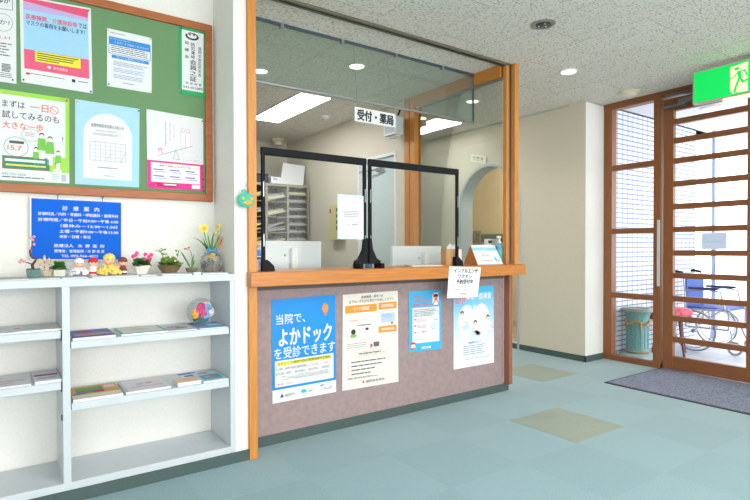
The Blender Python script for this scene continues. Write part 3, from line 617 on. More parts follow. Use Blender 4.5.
mb = MB(L0); a = q[0]; mb.add([(a.x,a.y,a.z-.003),(x0,Yt,1.015),(x0-.008,Yt+.14,1.015),(a.x+.001,a.y+.003,a.z-.003),(x0+.003,Yt+.003,1.015),(x0-.004,Yt+.143,1.015)],[(0,1,2),(5,4,3),(0,3,4,1),(1,4,5,2),(2,5,3,0)])
mb.add([q[0]+Vector((0,.001,-.002)),q[1]+Vector((0,.001,-.002)),Vector((x1,Yt+.14,1.015)),Vector((x0-.008,Yt+.14,1.015))],[(0,1,2,3)])
mb.build('base_card', mat('kraft_card',(178,118,62),.8,noise=8,amt=.06), t)
# pump bottle
p = on_counter(499.5,2.90); p.z = 1.0135; t = thing('pump_bottle','blue hand sanitizer bottle with a white pump top behind the desk calendar','bottle',p); R_=.03
zt_ = at(499,236,1,2.90).z-1.0135
MB(p).lathe([(R_*.95,0),(R_,.004),(R_,zt_*.62),(R_*.7,zt_*.70),(R_*.38,zt_*.73),(0,zt_*.73)],p,20).build('bottle_body', mat('gel_blue',(110,180,225),.15,noise=5,amt=.08,trans=.2), t, smooth=True)
MB(p).lathe([(R_*1.01,zt_*.15),(R_*1.02,zt_*.16),(R_*1.02,zt_*.5),(R_*1.01,zt_*.51)],p,20).build('label_band', mat('label_teal',(70,185,170),.4,noise=20,amt=.2), t, smooth=True)
mb = MB(p).lathe([(R_*.45,zt_*.73),(R_*.45,zt_*.80),(.005,zt_*.81),(.005,zt_*.93),(0,zt_*.93)],p,14); mb.box((p.x-.03,p.y-.008,p.z+zt_*.92),(p.x+.012,p.y+.008,p.z+zt_))
mb.build('pump', M_WHITE, t, bevel=.002)
# white box behind bottle
p = on_counter(492,3.02); z1 = at(492,239,1,3.02).z
t = thing('carton_box','white carton with a dark printed strip behind the pump bottle','box',p)
bx('carton',(p.x-.05,3.02,1.0135),(p.x+.105,3.06,z1),M_WHITE,t,p,.002); MB(p).box((p.x-.045,3.0185,z1-.035),(p.x-.005,3.0199,z1-.012)).build('printed_strip',C((50,60,80)),t)
# clipboard tray
p = on_counter(428,2.76); t = thing('clipboard','thin wooden clipboard with papers lying on the counter in front of the right monitor','clipboard',p)
bx('board',(Xat(412,2.76),2.76,1.0135),(Xat(446,2.76),2.90,1.017),mat('clip_wood',(196,168,124),.6,noise=10),t,p,0)
bx('paper',(Xat(413,2.76),2.765,1.0172),(Xat(443,2.76),2.89,1.0215),M_PAPER,t,p,0)
MB(p).box((Xat(412.5,2.76),2.80,1.0216),(Xat(415,2.76),2.85,1.026)).build('clip',M_ALU,t)
# small blue tub
p = on_counter(368.5,2.88); MBt = MB(p).lathe([(.02,0),(.024,.005),(.024,.024),(.02,.03),(0,.03)],p,18)
tag(MBt.build('stamp_pad', mat('tub_blue',(70,140,190),.3,noise=10), smooth=True),'small round blue tub behind the middle screen foot','tub')
# card display at far left
p = on_counter(264,2.84); t = thing('document_stack','stack of white paper packets on the counter beside the left post','papers',p)
xL,xR = Xat(258.6,2.84), Xat(270,2.84); zb = at(264,262,1,2.84).z
for k,(za,zb_) in enumerate(((1.0135,1.0135+(zb-1.0135)*.48),(1.0135+(zb-1.0135)*.5,zb))): bx('packet',(1.134,2.84+.004*k,za),(xR-.004*k,3.0,zb_),M_PAPER,t,p,.001)
pz = zb; q = [Vector((1.137,2.875,at(262,243,1,2.87).z)),Vector((Xat(264,2.87),2.875,at(262,243,1,2.87).z)),Vector((Xat(266.5,2.85),2.855,pz+.001)),Vector((1.137,2.855,pz+.001))]
L0 = Vector((q[3].x,2.86,pz)); s = Sheet(q,(0,-1,.1),.002,org=L0); s.rect(.08,.35,.75,.7,(90,160,235)).rect(.1,.75,.8,.88,(30,80,200)).bars(.1,.1,.8,.3,3,GT)
tag(s.build('leaflet_card'),'small white card with a blue picture standing on the paper packets','card')
# ================================================================== MONITORS on the rear desk
def monitor(px0,px1,pyt,Y,label,stand_px):
    x0,x1 = Xat(px0,Y),Xat(px1,Y); zt = at((px0+px1)/2,pyt,1,Y).z; c = Vector(((x0+x1)/2,Y,.7355))
    t = thing('monitor',label,'monitor',c,0,'white computer monitors seen from behind'); o=c
    bx('display_case',(x0,Y,.84),(x1,Y+.035,zt),mat('monitor_white',(226,234,238),.35,noise=10,amt=.01),t,o,.006)
    bx('screen_face',(x0+.012,Y+.0352,.855),(x1-.012,Y+.037,zt-.012),M_BLACK,t,o,0)
    xs = Xat(stand_px,Y-.03); bx('stand_column',(xs-.022,Y-.045,.75),(xs+.022,Y-.001,zt-.05),mat('stand_white',(240,243,245),.4),t,o,.008)
    bx('stand_base',(xs-.11,Y-.10,.7355),(xs+.11,Y+.10,.75),M_WHITE,t,o,.004)
    mb = MB(o); mb.ball((xs-.055,Y-.004,zt-.10),.007,8); mb.build('maker_mark',mat('cable_grey',(150,150,155),.5),t,smooth=True)
monitor(265.3,321.5,241,3.40,'white computer monitor seen from behind, left one near the document rack',294)
monitor(392.5,441.5,246,3.40,'white computer monitor seen from behind, right one beyond the plain screen',426)
# ================================================================== RACK
RX0,RX1,RY,RZ0,RZ1 = 2.08,3.235,6.08,.93,1.945
t = thing('filing_cabinet','low grey cabinet under the document rack in the reception room','cabinet',(2.65,6.3,0)); bx('body',(2.05,6.05,0),(3.24,6.6,.925),mat('cab_grey',(170,168,158),.5,noise=10,amt=.03),t,(2.65,6.3,0),.004)
for xx in (2.07,2.66): bx('door',(xx,6.035,.05),(xx+.56,6.049,.88),mat('cab_door',(180,178,168),.5),t,(2.65,6.3,0),.003)
t = thing('document_rack','olive grey pigeonhole rack stuffed with papers at the back of the reception','rack',(2.65,6.3,.93)); o=(2.65,6.3,.93)
MR = mat('rack_olive',(150,146,124),.6,noise=14,amt=.05)
mb = MB(o); mb.m(MR).box((RX0,RY,RZ1-.03),(RX1,RY+.35,RZ1)).box((RX0,RY,RZ0),(RX1,RY+.35,RZ0+.03)).m(mat('rack_back_shade',(62,62,58),.8)).box((RX0,RY+.33,RZ0+.03),(RX1,RY+.35,RZ1-.03)); mb.build('case',MR,t)  # back panel coloured dark to stand for shade in the slots
xs = [RX0+(RX1-RX0)*i/4 for i in range(5)]
for i,x in enumerate(xs): bx('upright',(x-.014 if i else x,RY-.002,RZ0+.03),(x+.014 if i<4 else x,RY+.339,RZ1-.03),MR,t,o,0)
for c in range(4):
    rows = 10 if c == 3 else (5 if c!=3 else 5); a,b2 = xs[c]+.016,xs[c+1]-.016; h = (RZ1-RZ0-.06)/rows
    for r in range(rows):
        z = RZ0+.03+h*r
        if r: bx('rack_shelf',(a,RY,z-.006),(b2,RY+.33,z+.004),MR,t,o,0)
        rd = random.Random(c*20+r)
        zz = z+.006
        mb = MB((a,RY,zz)); n_ = 4 if rows == 5 else 2; zz += .0
        for k in range(n_):
            q1 = rd.uniform(0,.02); hh = (h-.03)*(.13 if rows==5 else .2); sl = rd.uniform(.03,.075) if rows==5 else rd.uniform(0,.008)
            w_ = .12 if False else 0; vs = [(a+q1,RY+.01+.02*k,zz),(b2-.01-q1,RY+.01+.02*k,zz+sl),(b2-.01-q1,RY+.28,zz+sl),(a+q1,RY+.28,zz)]
            vs += [(x_,y_,z_+hh*.8) for x_,y_,z_ in vs]; mb.m(C((140,142,140) if k%2 else (184,186,184)))
            if k == 1 and rd.random() < .7 and (rows==5 or r>8): mb.m(C((222,216,120)))
            mb.add(vs,[(0,3,2,1),(4,5,6,7),(0,1,5,4),(1,2,6,5),(2,3,7,6),(3,0,4,7)]); zz += hh
        pos = ('bottom','lowest but one','middle','upper','top')[r] if rows==5 else '%s of ten'%('lowest','second','third','fourth','fifth','sixth','seventh','eighth','ninth','highest')[r]
        colname = ('first column from the left','second column from the left','third column from the left','rightmost column')[c]
        tag(mb.build('paper_stack'),'grey paper bundle, %s slot, %s of rack'%(pos,colname),'papers','paper bundles in the document rack')
# on top of the rack
zt = RZ1; q = [at(283,163,1,6.2),at(305,166,1,6.2),at(303,185.5,1,6.12),at(280,184,1,6.12)]
q[2].z=q[3].z=zt+.002
s = Sheet(q,(0,-1,.1),.003); tag(s.build('paper_sheet'),'large white sheet of card leaning on top of the rack','paper')
p = Vector((Xat(277,6.12),6.12,zt+.001)); t = thing('carton_box','small white box with a blue mark on top of the rack','box',p)
bx('carton',(p.x-.085,6.10,zt+.001),(p.x+.05,6.25,zt+.085),M_WHITE,t,p,.002); MB(p).box((p.x-.06,6.0985,zt+.05),(p.x+.0,6.0995,zt+.065)).build('printed_mark',C((80,180,215)),t)
p = Vector((2.45,6.25,zt+.001)); t = thing('storage_box','dark lidded storage box on top of the rack beside the left screen post','box',p)
bx('box_body',(2.15,6.12,zt+.001),(Xat(270,6.12)-.02,6.4,zt+.09),C((60,64,80)),t,p,.004); bx('box_lid',(2.145,6.115,zt+.0905),(Xat(270,6.12)-.015,6.405,zt+.115),C((48,50,58)),t,p,.004)
# yellow wall box
p0,p1 = at(329,206,0,3.2),at(341,240,0,3.2)
t = thing('wall_control_box','yellowed control box on the reception side wall behind the paper notice','control box',(3.268,(p0.y+p1.y)/2,p1.z)); o=t.location
bx('case',(3.20,p1.y,p1.z),(3.268,p0.y,p0.z),mat('box_yellow',(206,196,140),.5,noise=8,amt=.04),t,o,.006)
for k in range(4): bx('button',(3.195,p1.y+.03,p1.z+.12+.07*k),(3.20,p1.y+.10,p1.z+.165+.07*k),C((70,66,60)),t,o,.001)
MB(o).box((3.197,p0.y-.05,p0.z-.09),(3.1999,p0.y-.02,p0.z-.04)).build('red_mark',C((200,60,50)),t)
# wall speaker with bracket
p0,p1 = at(394.5,118,0,3.17),at(405,133.5,0,3.17)
t = thing('wall_speaker','white box speaker on a dark arm on the reception wall beside the hanging sign','speaker',(3.268,4.12,2.25)); o=t.location
mb = MB(o).box((3.10,4.06,2.24),(3.20,4.25,2.42)); mb.build('case', mat('speaker_white',(214,218,220),.4,noise=20,amt=.02), t, bevel=.008)
MB(o).tube([(3.19,4.17,2.40),(3.24,4.18,2.49),(3.268,4.20,2.53)],.009,8).build('bracket', M_BLACK, t)
MB(o).box((3.13,4.085,2.225),(3.18,4.225,2.239)).build('lower_lip', M_WHITE, t)
MB(o).box((3.098,4.08,2.26),(3.0999,4.23,2.40)).build('grille',mat('grille_grey',(190,195,198),.6,noise=200,amt=.15),t)
# nameplate by the arch
q = [at(471,154,0,4.742),at(486.2,156.5,0,4.742),at(486.2,164,0,4.742),at(471,161.5,0,4.742)]
s = Sheet(q,(-1,0,0),.006,base=mat('plate_cream',(232,228,210),.5)); s.text('診 察 室',.15,.2,.85,.55,K,off=.01).bars(.2,.68,.8,.78,1,GT)
tag(s.build('nameplate'),'small cream room nameplate with black characters above the arch','sign')
# switch panel in washroom
t = thing('switch_panel','small framed switch panel on the tiled wall seen through the arch','switch',(6.48,5.72,1.05)); o=t.location
p0,p1 = at(473,231,0,6.47),at(480.5,243,0,6.47)
bx('plate',(6.468,p1.y,p1.z),(6.4845,p0.y,p0.z),C((150,140,115)),t,o,.003)
for k in range(2):
    for j in range(2): bx('rocker',(6.462,p1.y+.02+.05*k,p1.z+.03+.07*j),(6.468,p1.y+.05+.05*k,p1.z+.08+.07*j),C((110,100,80)),t,o,0)
# ================================================================== CEILING FITTINGS
def downlight(x,y,label,lit=True,pw=9,col=(1,.93,.8)):
    t = thing('downlight',label,'ceiling light',(x,y,CZ),0,'round recessed ceiling lights'); o=t.location
    MB(o).lathe([(.075,0),(.075,-.006),(.062,-.008),(.058,-.001),(.058,0)],o,28).build('trim_ring',M_WHITE,t,smooth=True)
    MB(o).lathe([(0,-.0035),(.055,-.0035),(.055,-.0015),(0,-.0015)],o,24).build('lamp',mat('lamp_lit',(255,236,205),.4,emit=5),t,smooth=True)
    l = bpy.data.lights.new('downlight_lamp','SPOT'); l.energy = pw; l.color = col; l.spot_size = 2.4; l.spot_blend = .6; l.shadow_soft_size = .05
    lo = bpy.data.objects.new('downlight_lamp',l); COL.objects.link(lo); lo.location = (x,y,CZ-.012)
downlight(2.34,3.57,'round lit downlight in the reception ceiling above the hanging sign')
downlight(1.75,4.12,'round lit downlight in the reception ceiling beside the left wooden post')
downlight(3.85,2.68,'round lit downlight in the lobby ceiling right of the wooden post',pw=12)
downlight(3.86,4.58,'round lit downlight in the corridor ceiling, farther one beyond the glass partition',pw=8)
downlight(3.84,3.77,'round lit downlight in the corridor ceiling, nearer one beyond the glass partition',pw=8)
t = thing('ceiling_speaker','dark grey round ceiling fitting in the lobby above the counter','ceiling fitting',(2.9,2.21,CZ)); o=t.location
MB(o).lathe([(.078,0),(.078,-.006),(.06,-.010),(.05,-.004),(.05,0)],o,28).build('trim_ring',M_ALU,t,smooth=True)
mb=MB(o).lathe([(0,-.012),(.02,-.012),(.048,-.004),(.048,-.001),(0,-.001)],o,20); mb.build('core',mat('core_dark',(70,72,74),.3,.5),t,smooth=True)
for k in range(3): MB(o).ball((2.9+.028*math.cos(k*2.1),2.21+.028*math.sin(k*2.1),CZ-.010),.006,8).build('lens',M_CHROME,t,smooth=True)
t = thing('ceiling_sensor','cream domed sensor on the ceiling in front of the side window','ceiling fitting',(4.82,2.71,CZ)); o=t.location
MB(o).lathe([(.095,0),(.095,-.008),(.085,-.012),(.075,-.012)],o,28).build('base_ring',mat('sensor_cream',(236,222,178),.5),t,smooth=True)
MB(o).lathe([(.075,-.012),(.068,-.03),(.045,-.045),(.02,-.05),(0,-.05)],o,24).build('dome',mat('sensor_dome',(226,220,200),.3),t,smooth=True)
def fluor(x0,x1,y0,y1,label,strength=9):
    t = thing('fluorescent_panel',label,'ceiling light',((x0+x1)/2,(y0+y1)/2,CZ),0,'long fluorescent ceiling panels'); o=t.location
    bx('housing',(x0-.012,y0-.012,CZ-.012),(x1+.012,y1+.012,CZ),M_WHITE,t,o,0)
    MB(o).box((x0,y0,CZ-.016),(x1,y1,CZ-.0125)).build('diffuser',mat('tube_light',(252,252,255),.5,emit=strength*1.3),t)
fluor(2.30,2.61,4.46,5.63,'long bright fluorescent ceiling panel in the reception room')
fluor(4.13,4.37,4.47,5.6,'long fluorescent ceiling panel in the corridor seen through the partition glass',5)
p=Vector((2.94,5.11,CZ)); t=thing('smoke_detector','small round smoke detector on the reception ceiling right of the bright panel','smoke detector',p)
MB(p).lathe([(.05,0),(.05,-.012),(.035,-.02),(.02,-.035),(0,-.035)],p,20).build('body',M_WHITE,t,smooth=True)
p=Vector((3.03,6.55,CZ)); t=thing('ceiling_pipe_cap','round cream ceiling cap in the far corner of the reception','ceiling fitting',p)
MB(p).lathe([(.09,0),(.085,-.03),(.06,-.04),(.06,-.085),(0,-.085)],p,20).build('body',mat('cap_cream',(214,210,192),.6),t,smooth=True)
# EXIT SIGN
t = thing('exit_sign','green illuminated emergency exit sign with running figure hanging from the ceiling','exit sign',(4.62,1.66,2.30)); o=t.location
A=at(692.3,72.5,0,4.6); B=at(693,104.8,0,4.6); y1=A.y; y0=y1-.78; z1=A.z; z0=B.z
bx('housing',(4.604,y0,z0),(4.66,y1,z1),mat('sign_housing',(196,180,166),.5,noise=10,amt=.02),t,o,.003)
s = Sheet([(4.603,y1-.012,z1-.012),(4.603,y0+.012,z1-.012),(4.603,y0+.012,z0+.012),(4.603,y1-.012,z0+.012)],(-1,0,0),.001,base=mat('exit_green',(0,190,80),.4,emit=.62),org=o)
GR = mat('exit_green',(0,205,92)); CRM = mat('exit_cream',(250,242,170),.4,emit=.75)
u0 = (y1-.012-at(730.3,80,0,4.602).y)/s.w; uw = (at(730.3,80,0,4.602).y-at(748.2,80,0,4.602).y)/s.w
def P_(x,y): return (u0+x*uw, .03+y*.94)
s.poly([P_(0,0.08),P_(.98,0.02),P_(.98,.98),P_(.0,.98)],CRM,1)
s.ell(*P_(.36,.17),.026,.055,GR,2)
def limb(pts,w=.013):
    for a,b_ in zip(pts,pts[1:]): s.line(*P_(*a),*P_(*b_),GR,w,2); s.ell(*P_(*b_),w/2/s.w,w/2/s.h,GR,2,10)
s.poly([P_(.36,.25),P_(.62,.27),P_(.64,.5),P_(.46,.52)],GR,2)
limb([(.42,.29),(.20,.44),(.0,.46)],.011); limb([(.55,.28),(.80,.27),(.93,.45)],.013); limb([(.52,.5),(.35,.72),(.24,.93)],.018); limb([(.58,.48),(.70,.66),(.98,.60)],.017)
s.poly([P_(0,.82),P_(.1,.98),P_(0,.98)],GR,3).poly([P_(.22,.93),P_(.5,.98),P_(.3,.98)],GR,3)
s.poly([P_(.98,.5),P_(1.1,.45),P_(1.3,.45),P_(1.3,.75),P_(1.1,.75),P_(.98,.68)],GR,2)
s.build('sign_face',t)
bx('stem',(4.62,y0+.3,z1),(4.645,y0+.42,CZ),M_ALU,t,o,0)
bx('lower_lens',(4.61,y0+.05,z0-.018),(4.655,y1-.22,z0-.0005),mat('lens_warm',(255,232,170),.4,emit=1.2),t,o,.003)
# ================================================================== FLOOR THINGS
MT = mat('mat_weave',(132,138,160),.95,noise=55,amt=.5,bump=.6,stretch=(1,2.4,1))
x0 = at(609,383,2,.008).x; yr = at(662,367,2,.008).y
t = thing('door_mat','speckled blue-grey entrance mat lying in front of the glazed door','mat',(4.65,1.9,0))
MB((4.65,1.9,0)).box((x0+.02,.9,.001),(5.04,yr-.02,.010)).build('pile',MT,t); MB((4.65,1.9,0)).box((x0,.88,.0005),(5.045,yr,.006)).build('rubber_edge',mat('mat_rubber',(52,54,66),.7),t)
MCR = mat('carpet_cream',(160,170,158),.9,noise=150,amt=.15,bump=.3)
for (x,y,l) in ((2.737,1.842,'nearer cream carpet tile set in the teal floor, in front of the counter end'),(3.757,2.862,'farther cream carpet tile set in the teal floor by the corridor mouth')):
    tag(MB((x+.25,y+.25,0)).box((x,y,-.004),(x+.5,y+.5,.0015)).build('carpet_tile',MCR),l,'carpet tile','cream carpet tiles')
# ================================================================== MAGAZINES ON THE SHELVES
def mag(pxa,pxb,z,d0,d1,th,label,base,prints=(),rot=0,name='magazine',group='magazines on the shelf unit'):
    xa_,xb_ = Xat(pxa,YF+d0),Xat(pxb,YF+d0); w=xb_-xa_; d=d1-d0; c=Vector(((xa_+xb_)/2,YF+(d0+d1)/2,z+.0006))
    mb = MB((0,0,0)); mb.m(M_PAPER); mb.box((-w/2,-d/2,0),(w/2,d/2,th)); mb.m(C(base)); mb.box((-w/2,-d/2,th),(w/2,d/2,th+.0006)); k=1
    for (u0,v0,u1,v1,cc) in prints:
        mb.m(C(cc)); zz=th+.0006+.0003*k; k+=1
        mb.add([(-w/2+u0*w,d/2-v1*d,zz),(-w/2+u1*w,d/2-v1*d,zz),(-w/2+u1*w,d/2-v0*d,zz),(-w/2+u0*w,d/2-v0*d,zz)],[(0,1,2,3)])
    o = mb.build(name,loc=c); o.rotation_euler=(0,0,rot); return tag(o,label,'magazine' if name=='magazine' else name.replace('_',' '),group)
z1,z2,z3,z4 = .776,.546,.724,.443
mag(-30,20,z1,.015,.24,.006,'white printed pamphlet at the left edge on the upper left shelf',(225,228,225),((.1,.2,.7,.25,(200,205,205)),(.1,.5,.6,.55,(200,200,200))),.02)
mag(14,60,z1,.02,.25,.008,'white magazine with a small red mark on the upper left shelf beside the divider',(226,226,222),((.0,.45,.12,.55,(225,120,130)),(.2,.3,.9,.34,(190,190,190)),(.1,.7,.8,.73,(170,175,178))),.03)
mag(-30,30,z2,.015,.24,.007,'white leaflet with pink print on the lower left shelf near the picture edge',(222,222,224),((.0,.1,.5,.2,(170,200,205)),(.1,.5,.9,.56,(225,170,170)),(.1,.7,.7,.75,(170,180,200))),.0)
mag(33,60,z2,.015,.24,.012,'white magazine with a magenta band on the lower left shelf beside the divider',(224,224,228),((.05,.35,.95,.5,(190,60,120)),(.1,.7,.8,.78,(150,160,190))),.02)
mag(72,115,z3,.012,.26,.012,'blue magazine with a red title box on the upper right shelf next to the divider',(110,124,186),((.2,.1,.55,.35,(206,70,70)),(.08,.55,.95,.66,(196,160,190)),(.1,.72,1,.82,(230,180,90)),(.0,.85,1,1,(90,90,170))),0)
mag(121,167,z3,.02,.25,.009,'cream booklet with a teal border on the upper right shelf',(90,180,160),((.05,.05,.95,.92,(226,228,214)),(.3,.35,.7,.4,(200,170,160)),(.3,.5,.7,.54,(190,190,180))),.0)
mag(168.5,197,z3,.02,.23,.004,'pale brochure with dark print between the teal-bordered booklet and blue brochure',(214,212,220),((.15,.3,.6,.4,(110,100,120)),(.4,.5,.8,.62,(90,90,100)),(.1,.75,.6,.8,(170,160,190))),-.05)
mag(199.5,227,z3,.015,.25,.004,'blue brochure at the right end of the upper right shelf under the glass ornament',(120,168,222),((.0,.0,.5,.3,(60,110,200)),(.5,.4,1,.7,(200,220,240))),0)
mag(72,122,z4,.012,.25,.013,'orange picture magazine with a green and red cover on the lower right shelf',(214,170,80),((.12,.12,.68,.6,(120,140,140)),(.15,.15,.6,.35,(120,170,60)),(.45,.48,.68,.62,(200,60,60)),(.0,.72,1,1,(226,220,206)),(.72,.1,.95,.4,(232,200,210)),(.2,.6,.3,.66,(190,60,70)),(.05,.55,.2,.7,(110,140,170))),.0)
mag(125,170,z4,.02,.25,.010,'white picture book with small faint drawings on the lower right shelf',(228,222,226),((.0,.0,.06,1,(190,196,214)),(.35,.3,.5,.5,(180,200,230)),(.55,.35,.7,.45,(200,150,170)),(.2,.65,.9,.7,(200,180,190))),0)
mag(184,201,z4,.13,.28,.004,'white leaflet with a blue header behind the tan booklet',(226,230,236),((.0,.0,1,.25,(60,140,225)),(.2,.4,.7,.6,(80,80,100)),(.6,.6,1,.8,(60,110,210))),.0)
mag(177,200.5,z4,.02,.125,.018,'thick tan booklet near the right end of the lower right shelf',(236,204,172),((.35,.3,.65,.5,(222,180,150)),),.0)
mag(203,228,z4,.015,.24,.008,'light blue picture leaflet at the right end of the lower right shelf',(198,222,232),((.1,.35,.9,.85,(90,180,210)),(.3,.5,.5,.62,(240,180,120)),(.55,.55,.75,.68,(230,120,110)),(.2,.08,.6,.22,(200,150,160))),0)
zt=1.0075
mag(-40,30,zt,.0,.24,.003,'open newspaper lying on the shelf top at the left edge',(206,206,196),((.2,.2,.9,.8,(190,188,178)),),0)
mag(31,60,zt,.005,.12,.003,'grey leaflet under the tiny bonsai pots',(200,204,200),((.5,.2,.7,.5,(210,200,120)),),.02)
mag(62,88,zt,-.004,.26,.004,'white leaflet under the white-capped doll on the shelf top',(214,222,232),((.1,.1,.9,.3,(190,205,225)),),.0)
mag(92,139,zt,.005,.26,.004,'white open magazine under the yellow doll on the shelf top',(226,226,226),((.1,.1,.9,.3,(200,200,205)),),.0)
mag(141,157,zt,.0,.25,.004,'white leaflet under the pink cyclamen pot on the shelf top',(230,230,236),((.2,.1,.9,.3,(200,200,210)),),.0)
mag(162,192,zt,.0,.25,.006,'white brochure under the brown boat-shaped planter on the shelf top',(222,226,236),((.1,.1,.9,.3,(190,195,215)),),.0)
mag(193.5,201,zt,.005,.09,.012,'small navy booklet in front of the tiny orchid bowl',(40,50,110),(),.0)
mag(203,228,zt,.0,.25,.005,'white leaflet under the gift-wrapped flower arrangement',(232,234,238),((.1,.1,.9,.3,(205,210,220)),),.0)
# ================================================================== SHELF-TOP PLANTS AND DOLLS
TZ = 1.0125
def leafclump(mb,c,r,n,w,up=.4,col=None):
    for i in range(n):
        a=random.uniform(0,2*PI); e=random.uniform(-.1,1.2); d=Vector((math.cos(a)*math.cos(e),math.sin(a)*math.cos(e),math.sin(e)*up+.1)); q=r*random.uniform(.55,1)
        b0=Vector(c)+d*q*.35; mb.leaf(b0,Vector(c)+d*q,w*random.uniform(.7,1.2),droop=r*.1)
MG1=mat('leaf_green',(70,128,52),.5,noise=30,amt=.2); MG2=mat('leaf_yellowgreen',(128,168,70),.5,noise=30,amt=.2); MG3=mat('leaf_dark',(52,96,44),.5,noise=30,amt=.2); MSTEM=mat('stem_brown',(96,70,58),.7,noise=30,amt=.2)
def spot(px,Y=2.88): return Vector((Xat(px,Y),Y,TZ))
def zpx(px,py,Y=2.88): return at(px,py,1,Y).z
# bonsai
p=spot(33.2,2.86); t=thing('bonsai','tiny plum bonsai with pink blossom in a square green-blue pot at the left end','plant',p)
mb=MB(p); hw=.028
mb.add([p+Vector(v) for v in ((-hw*.85,-hw*.8,0),(hw*.85,-hw*.8,0),(hw*.85,hw*.8,0),(-hw*.85,hw*.8,0),(-hw,-hw,.036),(hw,-hw,.036),(hw,hw,.036),(-hw,hw,.036))],[(0,3,2,1),(0,1,5,4),(1,2,6,5),(2,3,7,6),(3,0,4,7)]); mb.box(p+Vector((-hw,-hw,.030)),p+Vector((hw,hw,.036)))
mb.build('pot',mat('pot_bluegreen',(92,128,124),.3,noise=30,amt=.15),t,bevel=.002)
MB(p).box(p+Vector((-.026,-.0265,.036)),p+Vector((.026,.0265,.039))).build('soil',mat('soil',(60,50,42),.9,noise=80,amt=.3),t)
mb=MB(p); mb.tube([p+Vector(v) for v in ((0,0,.036),(-.004,0,.055),(.008,0,.075),(.012,0,.085),(-.008,0,.095),(-.012,0,.12),(-.004,0,.14),(.0,0,.165),(.002,0,.185))],[.007,.006,.005,.005,.005,.004,.003,.002,.001],8)
mb.tube([p+Vector(v) for v in ((.012,0,.085),(.03,0,.09))],[.003,.001],6); mb.tube([p+Vector(v) for v in ((-.004,0,.06),(-.03,0,.07),(-.045,0,.08))],[.003,.002,.001],6); tk=mb.build('trunk',mat('bark_dark',(84,52,58),.7,noise=60,amt=.2),t,smooth=True)
mb=MB(p)
for v in ((-.045,0,.08),(-.035,-.01,.074),(-.05,.0,.07),(0,0,.17),(.004,0,.185),(-.008,0,.178),(-.012,0,.13),(.004,0,.15)): mb.ball(p+Vector(v),.0065,7,jit=.2)
mb.build('blossom',mat('blossom_pink',(232,160,160),.6,noise=60,amt=.15),tk)
# three bottle brush trio
p=spot(44.5,2.90); t=thing('candle_ornament','ornament with three tan cones standing in a low woven dish between bonsai and green pot','ornament',p)
MB(p).lathe([(.026,0),(.03,.004),(.031,.03),(.028,.03),(.027,.006),(0,.006)],p,20).build('dish',mat('dish_woven',(196,186,160),.8,noise=60,amt=.2),t,smooth=True)
for dx,hh in ((-.018,.075),(0,.095),(.018,.078)):
    MB(p).tube([p+Vector((dx*.6,0,.006)),p+Vector((dx*1.1,0,hh*.5)),p+Vector((dx,0,hh*.75))],.003,7).build('stick',mat('stick_red',(160,84,70),.7,noise=60,amt=.3),t)
    MB(p).lathe([(.0045,0),(.006,.008),(.005,.02),(.002,.028),(0,.03)],p+Vector((dx,0,hh*.75)),10).build('cone',mat('cone_tan',(232,196,140),.7,noise=60,amt=.2),t,smooth=True)
    mb=MB(p)
    for k in range(5): mb.ball(p+Vector((dx*.9+random.uniform(-.004,.004),-.004,.015+hh*.11*k)),.0045,7)
    mb.build('bead',mat('bead_white',(228,214,196),.6,noise=60,amt=.2),t)
# small green pot
p=spot(59,2.90); t=thing('potted_succulent','small bushy green plant in a pale square pot left of the white-capped doll','plant',p)
MB(p).box(p+Vector((-.024,-.02,0)),p+Vector((.024,.02,.032))).build('pot',mat('pot_pale',(206,206,190),.5,noise=20,amt=.1),t,bevel=.003)
mb=MB(p); leafclump(mb,p+Vector((0,0,.035)),.042,110,.02,1.1); mb.build('foliage',MG1,t)
# dolls
SKIN=mat('doll_skin',(244,200,170),.5); 
def doll(px,pyt,Y,name_l,cap,outfit,shape,fl):
    p=spot(px,Y); hgt=zpx(px,pyt,Y)-TZ; t=thing('doll_figurine',name_l,'doll',p,0,'small doll figurines on the shelf top'); R=hgt*.235; hc=p+Vector((0,0,hgt-R*1.15))
    mb=MB(p)
    if shape=='fluffy':
        rd=random.Random(px)
        for k in range(130):
            a=rd.uniform(0,2*PI); e=rd.uniform(0,PI/2); rr=math.cos(e)*R*2.0; z=R*.34+math.sin(e)*hgt*.36; mb.ball(p+Vector((rr*math.cos(a),rr*math.sin(a)*.8,z)),R*.36,6,jit=.2)
        mb.build('knitted_skirt',outfit,t,smooth=True)
    else:
        mb.lathe([(R*.75,0),(R*1.0,hgt*.06),(R*.95,hgt*.3),(R*.7,hgt*.48),(R*.45,hgt*.56),(0,hgt*.57)],p,20); mb.build('knitted_dress',outfit,t,smooth=True)
        if fl: MB(p).lathe([(R*1.0,hgt*.1),(R*1.08,hgt*.13),(R*1.06,hgt*.2),(R*.98,hgt*.22)],p,20).build('belt',fl,t,smooth=True)
    hd=MB(p).ball(hc,R,18,(1.05,.95,.95)).build('head',SKIN,t,smooth=True)
    mb=MB(p); prof=[(R*1.08,-R*.02),(R*1.14,R*.08),(R*1.10,R*.35),(R*.95,R*.72),(R*.55,R*1.06),(0,R*1.2)]; mb.lathe(prof,hc+Vector((0,R*.08,R*.12)),20); mb.build('cap',cap,hd,smooth=True)
    mb=MB(p)
    for sx in (-1,1): mb.ball(hc+Vector((sx*R*.36,-R*.9,R*.0)),R*.13,8,(1,.5,1.2))
    mb.build('eyes',C((60,40,40)),hd,smooth=True)
    MB(p).ball(hc+Vector((0,-R*.93,-R*.38)),R*.1,8,(1.6,.5,.6)).build('mouth',C((215,100,95)),hd,smooth=True)
    mb=MB(p)
    for sx in (-1,1): mb.tube([p+Vector((sx*R*.75,-R*.3,hgt*.48)),p+Vector((sx*R*1.0,-R*.7,hgt*.44)),p+Vector((sx*R*1.1,-R*.95,hgt*.50))],[R*.22,R*.2,R*.16],8)
    mb.build('arms',SKIN,t,smooth=True)
